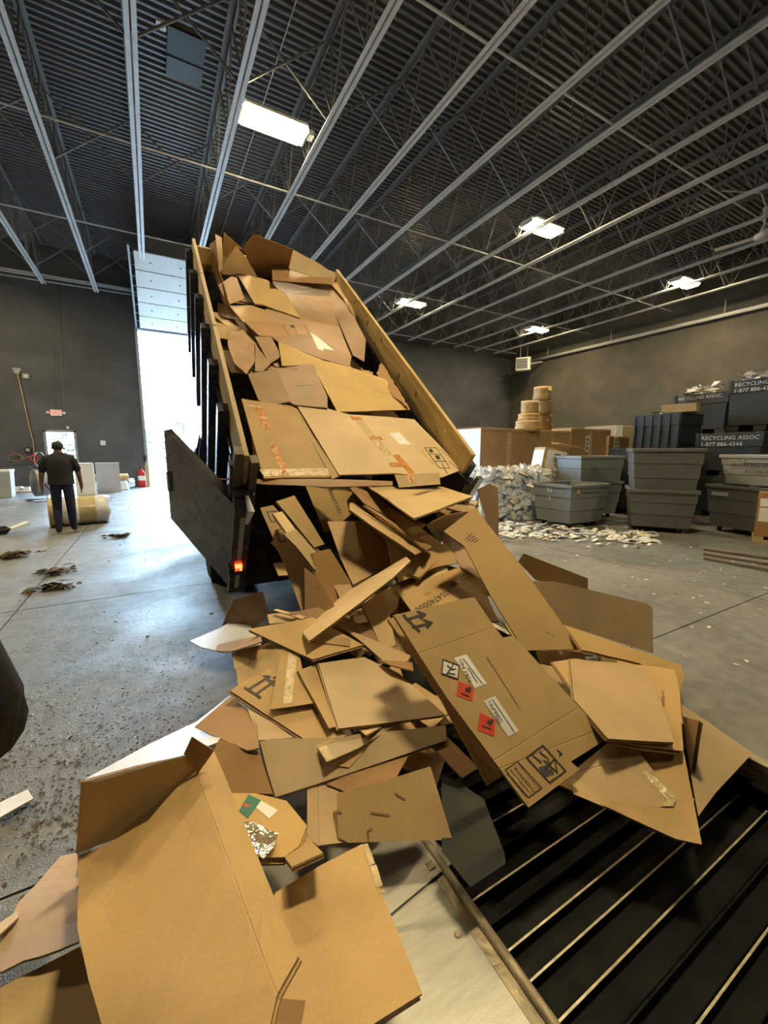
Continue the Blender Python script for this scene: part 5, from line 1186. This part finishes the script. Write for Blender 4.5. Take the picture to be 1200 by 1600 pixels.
# --- cascade below the tail
sheet('P', [(745, 765), (765, 756), (778, 762), (780, 856), (768, 838)], 'brown panel standing on edge beside the black corner post', 'kraft_dark', (0, 0), anchors=[(745, 765, aty(745, 765, YB+.15).z), (780, 856, .03), (778, 762, aty(778, 762, YB+.15).z)], group=CG, dmax=0.0)
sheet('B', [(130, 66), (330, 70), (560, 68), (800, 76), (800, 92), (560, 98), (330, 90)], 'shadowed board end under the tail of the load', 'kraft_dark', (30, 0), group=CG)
S = sheet('B', [(474, 96), (645, 102), (700, 165), (640, 205), (556, 270), (544, 266)], 'carton printed with a number ending 3900 under the tail', 'kraft', (0, 0), group=CG)
words(S, '10553900', (612, 200), (572, 108), .95)
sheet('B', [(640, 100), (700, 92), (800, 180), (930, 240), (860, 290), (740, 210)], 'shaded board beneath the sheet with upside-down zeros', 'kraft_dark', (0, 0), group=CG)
S = sheet('B', [(304, 176), (352, 166), (505, 340), (560, 540), (462, 572), (396, 392)], 'tall carton leaning with printed boxes near the rear post', 'kraft', (24, 8), group=CG, ply=2)
strokes(S, [[(330, 192), (362, 188), (378, 222), (346, 230), (330, 192)], [(362, 262), (398, 252), (412, 296), (378, 306), (362, 262)]], .008)
sheet('B', [(366, 150), (432, 130), (545, 312), (506, 326)], 'tall plain board leaning behind the printed leaning carton', 'kraft', (26, 5), group=CG, ply=2)
sheet('B', [(352, 196), (386, 190), (476, 312), (440, 322)], 'thin strip of board leaning under the tail', 'kraft_pale', (26, 0), group=CG, ply=2, lift=.02)
S = sheet('B', [(392, 272), (440, 256), (610, 448), (588, 472), (500, 400), (440, 320)], 'slim scribbled board leaning in the cascade', 'kraft', (24, 4), group=CG, ply=2)
strokes(S, [[(530, 345), (550, 350)], [(536, 355), (556, 360)], [(542, 365), (562, 370)]], .008)
S = sheet('B', [(556, 228), (700, 224), (792, 300), (800, 385), (652, 465), (604, 362)], 'broad plain board in the middle of the cascade', 'kraft', (12, 0), group=CG, ply=3, creases=[((560, 262), (720, 240))])
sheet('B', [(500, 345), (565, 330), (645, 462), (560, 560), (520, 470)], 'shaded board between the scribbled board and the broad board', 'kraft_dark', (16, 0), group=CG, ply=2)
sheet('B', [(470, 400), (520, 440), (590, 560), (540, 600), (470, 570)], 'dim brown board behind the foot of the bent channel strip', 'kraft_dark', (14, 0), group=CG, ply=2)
sheet('B', [(575, 470), (640, 462), (700, 540), (640, 580)], 'small ragged board tucked behind the bent channel strip', 'kraft_pink', (8, 0), group=CG, torn=.005)
sheet('B', [(330, 575), (480, 560), (520, 596), (338, 612)], 'flat brown strip at the foot of the leaning carton', 'kraft', (0, 0), group=CG)
sheet('B', [(352, 560), (366, 556), (476, 584), (462, 594)], 'narrow pale strip at the foot of the leaning carton', 'kraft_pale', (0, 0), group=CG, lift=.02)
sheet('B', [(690, 205), (790, 175), (960, 290), (1010, 330), (900, 440), (800, 410), (780, 300)], 'plain board lying between the broad board and the 10547 carton', 'kraft', (0, 0), group=CG, ply=2)
sheet('B', [(795, 300), (868, 352), (800, 400)], 'small corner of board behind the crossed channel strip', 'kraft', (0, 0), group=CG)
sheet('B', [(684, 542), (768, 482), (812, 690), (766, 712)], 'narrow board dropping below the channel strip', 'kraft', (4, 0), group=CG, ply=2)
sheet('B', [(768, 482), (820, 452), (830, 470), (820, 545), (790, 575)], 'crumpled corner of board beside the numbered cartons', 'kraft_pale', (0, 0), group=CG, amp=.03)
sheet('B', [(690, 165), (720, 178), (950, 322), (930, 334)], 'dark edge of a second channel strip in the cascade', 'kraft_dark', (0, 0), group=CG, ply=2, lift=.02)
S = sheet('B', [(640, 158), (668, 154), (940, 330), (884, 354), (640, 182)], 'long folded channel strip slanting down the cascade', 'kraft', (4, 0), group=CG, ply=2, lift=.0, folds=[((645, 164), (918, 342), -38)])
sheet('B', [(925, 242), (1000, 205), (1085, 190), (1112, 200), (1000, 270), (1000, 305), (970, 300)], 'greyish board below the sheet with upside-down zeros', 'kraft_grey', (0, 0), group=CG)
S = sheet('B', [(1000, 182), (1075, 145), (1090, 160), (1122, 148), (1100, 196)], 'little pointed flap by the black corner post', 'kraft', (10, 0), group=CG, lift=.03)
S = sheet('B', [(698, 90), (985, 96), (1102, 132), (880, 217)], 'pointed sheet with upside-down printed zeros at the tail', 'kraft_pale', (2, 0), group=CG, lift=.02, ply=2)
words(S, '1055390000', (962, 98), (872, 128), .8, flip=1)
sheet('B', [(960, 185), (1100, 150), (1190, 300), (1195, 480), (1060, 400), (990, 305)], 'dim board filling in behind the smooth slanting board', 'kraft_dark', (0, 0), group=CG, anchors=[(960, 185, .96), (1190, 300, .74), (1060, 400, .66)], dmax=.02)
sheet('B', [(800, 402), (1000, 308), (1050, 382), (960, 400), (822, 456)], 'plain board just above the 10547 carton', 'kraft', (0, 0), group=CG, amp=.015, pct=60)
sheet('B', [(860, 470), (985, 378), (1010, 410), (900, 470)], 'crinkled pale board above the 10547 carton', 'kraft_pale', (0, 0), group=CG, amp=.02, pct=60)
S = sheet('B', [(814, 486), (1072, 390), (1140, 480), (1200, 600), (1000, 610), (872, 565)], 'carton printed 1054740000 with a small dotted code', 'kraft', (0, 0), group=CG, ply=2, pct=70)
words(S, '1054740000', (1008, 482), (880, 556), .9); words(S, '12/21', (940, 492), (918, 503), .9); strokes(S, [[(1055, 440), (1090, 420), (1098, 432), (1063, 452), (1055, 440)]], .005)
r = random.Random(3)
for k in range(9): u = 1014+r.uniform(0, 24); v = 452+r.uniform(0, 18); patch(S, [(u, v), (u+5, v-2), (u+7, v+4), (u+2, v+6)], 'ink', 'printed_mark')
S = sheet('C', [(30, 116), (100, 62), (142, 30), (300, 226), (462, 452), (527, 541), (322, 545), (200, 350), (104, 168)], 'long smooth board slanting down the right of the cascade', 'kraft', (0, 0), group=CG, ply=2, amp=.006, anchors=[(30, 116, 1.0), (322, 545, .42), (527, 541, .38)], pct=65, dmax=.06)
for k in range(4): strokes(S, [[(108+10*k, 148+3*k), (132+8*k, 124+8*k)]], .006)
words(S, 'NOTE', (396, 482), (428, 498), .9)
sheet('C', [(365, 548), (525, 542), (560, 600), (430, 600), (380, 590)], 'dark corner of board under the foot of the smooth slanting board', 'kraft_dark', (0, 0), group=CG)
# --- heap on the right
sheet('C', [(300, 226), (320, 196), (552, 286), (550, 330), (362, 292)], 'small board jutting out behind the right heap', 'kraft', (0, 0), group=HG, anchors=[(300, 226, .62), (552, 286, .42), (550, 330, .30)])
sheet('C', [(345, 296), (442, 300), (768, 378), (785, 392), (786, 556), (462, 452)], 'wide board standing out on the right of the heap', 'kraft', (0, 0), group=HG, anchors=[(345, 296, .66), (785, 392, .40), (786, 556, .10)], ply=2, pct=70)
sheet('C', [(886, 736), (1146, 914), (1010, 1060), (950, 1142), (922, 992)], 'outermost board reaching over the edge of the pit', 'kraft', (0, 0), group=HG, anchors=[(886, 736, .16), (1146, 914, .03), (950, 1142, .03)])
sheet('C', [(462, 452), (886, 600), (900, 640), (880, 700), (740, 592), (530, 542)], 'long low board under the right heap', 'kraft', (0, 0), group=HG, anchors=[(462, 452, .46), (886, 600, .17), (740, 592, .28)], ply=2)
sheet('C', [(890, 782), (956, 800), (920, 984)], 'thin triangular board edge on the right heap', 'kraft_dark', (0, 0), group=HG, ply=2)
S = sheet('C', [(520, 980), (725, 888), (895, 905), (962, 1245), (870, 1225), (700, 1150), (450, 1032)], 'big pointed board overhanging the conveyor pit', 'kraft', (0, 0), group=HG, anchors=[(450, 1032, .12), (895, 905, .17), (962, 1245, .07)], ply=2)
sheet('C', [(422, 586), (500, 574), (862, 614), (882, 700), (896, 906), (722, 886), (622, 862)], 'square carton stack base on the right heap', 'kraft', (0, 0), group=HG, ply=3, pct=75, anchors=[(422, 586, .38), (862, 614, .22), (896, 906, .20)])
S = sheet('C', [(486, 575), (762, 608), (862, 874), (625, 860), (500, 722)], 'square flattened carton topping the right heap', 'kraft', (0, 0), group=HG, ply=3, amp=.01, pct=80)
patch(S, [(815, 690), (822, 690), (828, 722), (820, 722)], 'kraft_dark', 'scuff')
S = sheet('C', [(490, 986), (620, 880), (726, 890), (745, 925), (866, 1080), (822, 1110), (656, 1126), (500, 1062)], 'crumpled carton with clear tape hanging at the pit', 'kraft', (0, 0), group=HG, anchors=[(490, 986, .17), (726, 890, .23), (866, 1080, .13)], pct=55, amp=.015, creases=[((500, 985), (740, 925))], folds=[((655, 1126), (490, 990), 8)])
patch(S, [(748, 985), (770, 978), (868, 1078), (858, 1108), (815, 1108), (835, 1085)], 'tape', 'tape')
# --- middle heap
sheet('D', [(430, 0), (560, -30), (760, 60), (900, 170), (900, 220), (700, 130)], 'board under the channel strip on the heap', 'kraft_dark', (0, 0), group=HG, amp=.02)
sheet('D', [(600, 26), (660, 60), (905, 160), (890, 184), (806, 188), (700, 96)], 'brown flattened board beside the numbered board foot', 'kraft', (4, 0), group=HG, ply=2)
sheet('D', [(780, 180), (910, 190), (915, 222), (830, 200)], 'thin brown sliver beside the hazard carton', 'kraft_dark', (0, 0), group=HG)
sheet('D', [(40, 102), (165, 50), (250, -5), (322, 116), (180, 150), (90, 130)], 'white-faced board lying on the floor beside the truck tail', 'white_card', (0, 0), anchors=[(40, 102, .02), (250, -5, .05), (180, 150, .03)], group=HG)
sheet('D', [(164, 45), (215, -60), (330, -90), (350, 0), (280, 60)], 'shade-darkened crushed carton under the truck tail', 'kraft_dark', (0, 0), anchors=[(164, 45, .06), (330, -90, .42), (280, 60, .08)], group=HG, amp=.04)  # truck shadow on this carton is put into its dark colour
sheet('D', [(140, 140), (150, 118), (315, 78), (325, 108), (200, 142)], 'narrow brown strip on the white-faced board', 'kraft_pink', (0, 0), group=HG)
sheet('D', [(205, 150), (378, 102), (402, 132), (385, 240), (232, 278)], 'ragged brown board at the left of the heap', 'kraft', (0, 0), group=HG, torn=.004, creases=[((262, 196), (390, 130))])
sheet('D', [(130, 540), (156, 488), (312, 538), (366, 702), (210, 700)], 'low brown board with small print at the left foot of the heap', 'kraft_dark', (0, 0), group=HG, ply=2)
S = sheet('D', [(60, 440), (205, 314), (300, 420), (312, 522), (266, 532)], 'smooth reddish board at the left foot of the heap', 'kraft_pink', (0, 0), group=HG)
S = sheet('D', [(575, 662), (862, 545), (905, 535), (802, 722), (772, 742)], 'pointed brown board low in the heap', 'kraft_dark', (0, 0), group=HG, ply=2)
S = sheet('D', [(500, 672), (620, 662), (650, 892), (542, 906), (500, 872)], 'ridged board beside the scuffed square board', 'kraft', (0, 0), group=HG, creases=[((540, 680), (545, 900))])
S = sheet('D', [(614, 702), (840, 640), (982, 596), (1068, 880), (660, 892), (622, 872)], 'scuffed square board over the dark plastic sheet', 'kraft', (0, 0), group=HG, ply=2, anchors=[(614, 702, .26), (982, 596, .30), (1068, 880, .14)])
strokes(S, [[(740, 885), (736, 845), (752, 838)], [(845, 700), (880, 722)], [(618, 770), (632, 775)], [(750, 775), (820, 785)]], .006, 'kraft_dark')
sheet('D', [(980, 510), (1045, 478), (1168, 600), (1105, 642)], 'brown board poking out under the hazard carton', 'kraft_dark', (0, 0), group=HG, ply=2)
S = sheet('D', [(314, 496), (362, 484), (640, 482), (1042, 430), (1046, 490), (660, 622), (376, 712), (345, 610)], 'long wide board lying across the middle of the heap', 'kraft', (4, 0), group=HG, ply=3, amp=.012)
S = sheet('D', [(266, 366), (362, 420), (446, 482), (312, 492)], 'small brown flap below the arrow carton', 'kraft', (0, 0), group=HG)
S = sheet('D', [(200, 300), (240, 270), (352, 214), (560, 330), (652, 472), (542, 522)], 'carton with two black up-arrows on the left of the heap', 'kraft', (0, 0), group=HG, ply=2)
strokes(S, [[(258, 290), (316, 326)], [(275, 292), (350, 246)], [(302, 312), (370, 264)], [(330, 243), (352, 245), (348, 260)], [(350, 262), (372, 263), (368, 280)]], .011)
S = sheet('D', [(540, 522), (652, 476), (862, 424), (700, 520), (576, 576)], 'grey-lit taped strip of board on the heap', 'kraft_grey', (0, 0), group=HG); patch(S, [(540, 522), (575, 508), (600, 560), (576, 574)], 'tape', 'tape')  # grey light on the strip is put into its greyed colour
sheet('D', [(620, 590), (700, 520), (770, 480), (665, 598)], 'small ragged board under the taped strip', 'kraft', (0, 0), group=HG, torn=.003)
sheet('D', [(700, 450), (800, 432), (730, 474)], 'tiny pale corner peeping under the bright board', 'kraft_pale', (0, 0), group=HG)
S = sheet('D', [(398, 134), (470, 160), (500, 290), (522, 344), (356, 366)], 'folded carton with a strip of clear tape on the heap', 'kraft', (0, 0), group=HG, amp=.015, lift=.02); patch(S, [(428, 140), (462, 150), (440, 345), (405, 345)], 'tape', 'tape')
sheet('D', [(464, 220), (546, 190), (612, 436), (586, 442)], 'board edge just left of the brightest board', 'kraft', (0, 0), group=HG, ply=2)
sheet('D', [(544, 192), (722, 166), (862, 232), (1042, 390), (620, 450)], 'brightest smooth board in the middle of the heap', 'kraft_pale', (-2, 0), group=HG, ply=3, lift=.02)
S = sheet('B', [(258, 632), (500, 586), (640, 662), (690, 690), (500, 746)], 'pale pointed board under the foot of the channel strip', 'kraft_pale', (-2, 0), group=HG, ply=2, lift=.03)  # pale colour puts in the light on this board
sheet('B', [(480, 675), (520, 640), (645, 665), (640, 695)], 'thin dark-creased flap at the foot of the channel strip', 'kraft', (0, 0), group=HG); 
S = sheet('B', [(458, 636), (500, 570), (850, 358), (868, 374), (800, 440), (488, 674)], 'long bent channel strip lying across the cascade', 'kraft_pale', (12, 0), group=CG, ply=2, lift=.02, folds=[((480, 640), (828, 402), -36)])
# --- hazard carton
sheet('P', [(606, 968), (640, 955), (706, 1090), (783, 1212), (762, 1226), (690, 1092)], 'under-layer edge of the hazard label carton', 'kraft', (0, 0), group=HG, anchors=[(606, 968, .74), (706, 1090, .44), (783, 1212, .20)], ply=2)
HZ = sheet('P', [(616, 962), (741, 934), (768, 975), (786, 998), (803, 995), (950, 1153), (892, 1190), (906, 1202), (826, 1262), (700, 1092)], 'large carton with red and white hazard diamonds', 'kraft', (0, 0), group=HG, anchors=[(616, 962, .79), (950, 1153, .26), (826, 1262, .19)], ply=2, amp=.006, creases=[((662, 1018), (737, 992)), ((770, 1190), (846, 1142)), ((860, 1170), (950, 1135))])
def hz(p): return px('C', p)
def pz(pts): return [hz(p) for p in pts]
strokes(HZ, [[(631, 962), (655, 986)], [(636, 968), (662, 960)], [(646, 980), (672, 974)], [(653, 956), (664, 960), (658, 966)], [(663, 969), (674, 973), (668, 980)]], .012)
patch(HZ, pz([(68, 572), (112, 560), (185, 665), (142, 682)]), 'white_paper', 'sticker', label='white shipping label'); patch(HZ, pz([(172, 728), (214, 710), (300, 836), (262, 857)]), 'white_paper', 'sticker', label='white shipping label')
words(HZ, 'UN 1950', hz((84, 580)), hz((122, 664)), .8, crop='P', dz=.0042); words(HZ, 'UN 1950', hz((188, 730)), hz((226, 812)), .8, crop='P', dz=.0042)
for (a, b) in (((100, 575), (168, 665)), ((150, 660), (118, 610)), ((205, 725), (282, 838)), ((240, 800), (210, 755))): strokes(HZ, [[hz(a), hz(b)]], .003, 'dark_stencil', dz=.0042)
patch(HZ, pz([(28, 578), (86, 600), (82, 648), (24, 628)]), 'white_paper', 'hazard_label', label='white hazard diamond with dead tree and fish mark')
strokes(HZ, [[hz(p) for p in ((28, 578), (86, 600), (82, 648), (24, 628), (28, 578))], [hz((40, 632)), hz((60, 605)), hz((66, 590))], [hz((52, 615)), hz((72, 612))], [hz((56, 610)), hz((44, 600))], [hz((46, 626)), hz((70, 632))]], .005, dz=.0042)
patch(HZ, pz([(84, 656), (138, 678), (134, 730), (76, 708)]), 'red_ink', 'hazard_label', label='red flame hazard diamond'); patch(HZ, pz([(160, 770), (216, 796), (212, 856), (152, 832)]), 'red_ink', 'hazard_label', label='red flame hazard diamond')
for (x, y) in ((0, 0), (78, 118)):
    strokes(HZ, [[hz((92+x, 700+y)), hz((122+x, 712+y))]], .004, dz=.0042)
    patch(HZ, pz([(108+x, 690+y), (112+x, 676+y), (118+x, 684+y), (124+x, 672+y), (130+x, 686+y), (122+x, 698+y)]), 'ink', 'flame_mark', dz=.0042)
strokes(HZ, [[hz(p) for p in ((388, 888), (470, 980), (412, 1022), (328, 932), (388, 888))], [hz(p) for p in ((392, 942), (440, 985), (430, 935), (398, 975))], [hz((405, 935)), hz((425, 990))], [hz(p) for p in ((378, 912), (398, 930))], [hz(p) for p in ((352, 926), (380, 948))]], .006)
patch(HZ, pz([(372, 968), (400, 958), (424, 990), (396, 1004)]), 'dark_stencil', 'printed_mark')
strokes(HZ, [[hz(p) for p in ((296, 946), (384, 1040), (336, 1076), (252, 976), (296, 946))]], .003)
for k, s in enumerate(('UMVERPACKUNG', 'OVERPACK', 'SUREMBALLAGE', 'SOBREEMBALAJE')): words(HZ, s, hz((376-15*k, 1040+10*k)), hz((300-14*k, 950+11*k)), .85, crop='P')
strokes(HZ, [[hz((184, 568)), hz((300, 748))]], .004, 'kraft_dark'); strokes(HZ, [[hz((440, 905)), hz((456, 918)), hz((448, 925))]], .006, 'ink')
# --- foreground
sheet('P', [(690, 1205), (756, 1248), (789, 1335), (790, 1350), (735, 1386), (690, 1330)], 'smoked dark plastic sheet with a rounded corner over the pit edge', 'smoke_plastic', anchors=[(690, 1205, .05), (789, 1345, .03), (735, 1386, .03)], name='plastic_sheet', cat='plastic sheet', th=.003, amp=.003, edge='smoke_plastic', group=HG)
sheet('E', [(310, 335), (560, 200), (735, 115), (862, 14), (880, 30), (820, 190), (690, 240)], 'white-faced board lying behind the big bent carton', 'white_card', anchors=[(310, 335, .10), (735, 115, .05), (820, 190, .14)], group=HG)
sheet('E', [(0, 420), (104, 370), (126, 405), (0, 476)], 'small white board lying on the littered floor', 'white_card', anchors=[(0, 420, .02), (104, 370, .015), (126, 405, .02)], group=HG)
S = sheet('D', [(205, 700), (300, 700), (420, 725), (500, 820), (470, 900), (410, 946), (300, 952), (220, 850)], 'small carton with a green picture label and silver foil', 'kraft', (0, 0), group=HG, ply=3, anchors=[(205, 700, .20), (500, 820, .16), (300, 952, .20)], lift=.02)
patch(S, [(270, 706), (320, 728), (268, 800), (234, 770)], 'green_print', 'picture_label', label='green printed label'); patch(S, [(318, 728), (386, 764), (352, 798), (300, 756)], 'white_paper', 'label_sticker'); patch(S, [(255, 738), (282, 745), (276, 758), (250, 752)], 'red_ink', 'printed_mark')
o = sheet('D', [(244, 806), (300, 804), (388, 850), (372, 905), (330, 952), (300, 930), (270, 860)], 'crumpled silver foil pouch on the small green-labelled carton', 'foil', (0, 0), name='foil_pouch', cat='foil', th=.004, amp=.035, edge='foil', lift=.03)
sheet('D', [(408, 944), (498, 866), (562, 932), (440, 985)], 'thin board under the green-labelled carton', 'kraft', (0, 0), group=HG, ply=2)
sheet('E', [(0, 1112), (300, 958), (400, 1248), (400, 1330), (0, 1330)], 'plain board lying lowest under the bent carton', 'kraft_pale', anchors=[(0, 1112, .16), (300, 958, .18), (0, 1248, .14)], group=HG)
S = sheet('E', [(0, 900), (70, 792), (140, 720), (228, 625), (290, 610), (296, 935), (0, 1030)], 'glossy pinkish torn board beside the bent carton', 'kraft_pink', anchors=[(70, 792, .22), (290, 610, .20), (0, 1030, .26)], group=HG, amp=.03, torn=.004)
sheet('E', [(0, 865), (64, 820), (70, 845), (0, 910)], 'pale board sliver at the edge of the littered floor', 'kraft_pale', anchors=[(0, 865, .10), (64, 820, .08), (0, 910, .12)], group=HG)
S = sheet('P', [(430, 1395), (500, 1352), (566, 1318), (660, 1552), (576, 1606), (520, 1660), (360, 1660)], 'large flat carton with a shiny taped edge on the deck plate', 'kraft', anchors=[(430, 1395, .16), (566, 1318, .11), (660, 1552, .10)], group=HG, ply=3, amp=.008)
patch(S, [(566, 1320), (574, 1318), (586, 1350), (576, 1354)], 'tape', 'tape'); patch(S, [(578, 1354), (588, 1352), (598, 1384), (588, 1388)], 'tape', 'tape')
for (u, v) in ((590, 1392), (598, 1408), (620, 1462), (646, 1526)): patch(S, [(u, v), (u+10, v-3), (u+12, v+2), (u+3, v+5)], 'tape', 'tape')
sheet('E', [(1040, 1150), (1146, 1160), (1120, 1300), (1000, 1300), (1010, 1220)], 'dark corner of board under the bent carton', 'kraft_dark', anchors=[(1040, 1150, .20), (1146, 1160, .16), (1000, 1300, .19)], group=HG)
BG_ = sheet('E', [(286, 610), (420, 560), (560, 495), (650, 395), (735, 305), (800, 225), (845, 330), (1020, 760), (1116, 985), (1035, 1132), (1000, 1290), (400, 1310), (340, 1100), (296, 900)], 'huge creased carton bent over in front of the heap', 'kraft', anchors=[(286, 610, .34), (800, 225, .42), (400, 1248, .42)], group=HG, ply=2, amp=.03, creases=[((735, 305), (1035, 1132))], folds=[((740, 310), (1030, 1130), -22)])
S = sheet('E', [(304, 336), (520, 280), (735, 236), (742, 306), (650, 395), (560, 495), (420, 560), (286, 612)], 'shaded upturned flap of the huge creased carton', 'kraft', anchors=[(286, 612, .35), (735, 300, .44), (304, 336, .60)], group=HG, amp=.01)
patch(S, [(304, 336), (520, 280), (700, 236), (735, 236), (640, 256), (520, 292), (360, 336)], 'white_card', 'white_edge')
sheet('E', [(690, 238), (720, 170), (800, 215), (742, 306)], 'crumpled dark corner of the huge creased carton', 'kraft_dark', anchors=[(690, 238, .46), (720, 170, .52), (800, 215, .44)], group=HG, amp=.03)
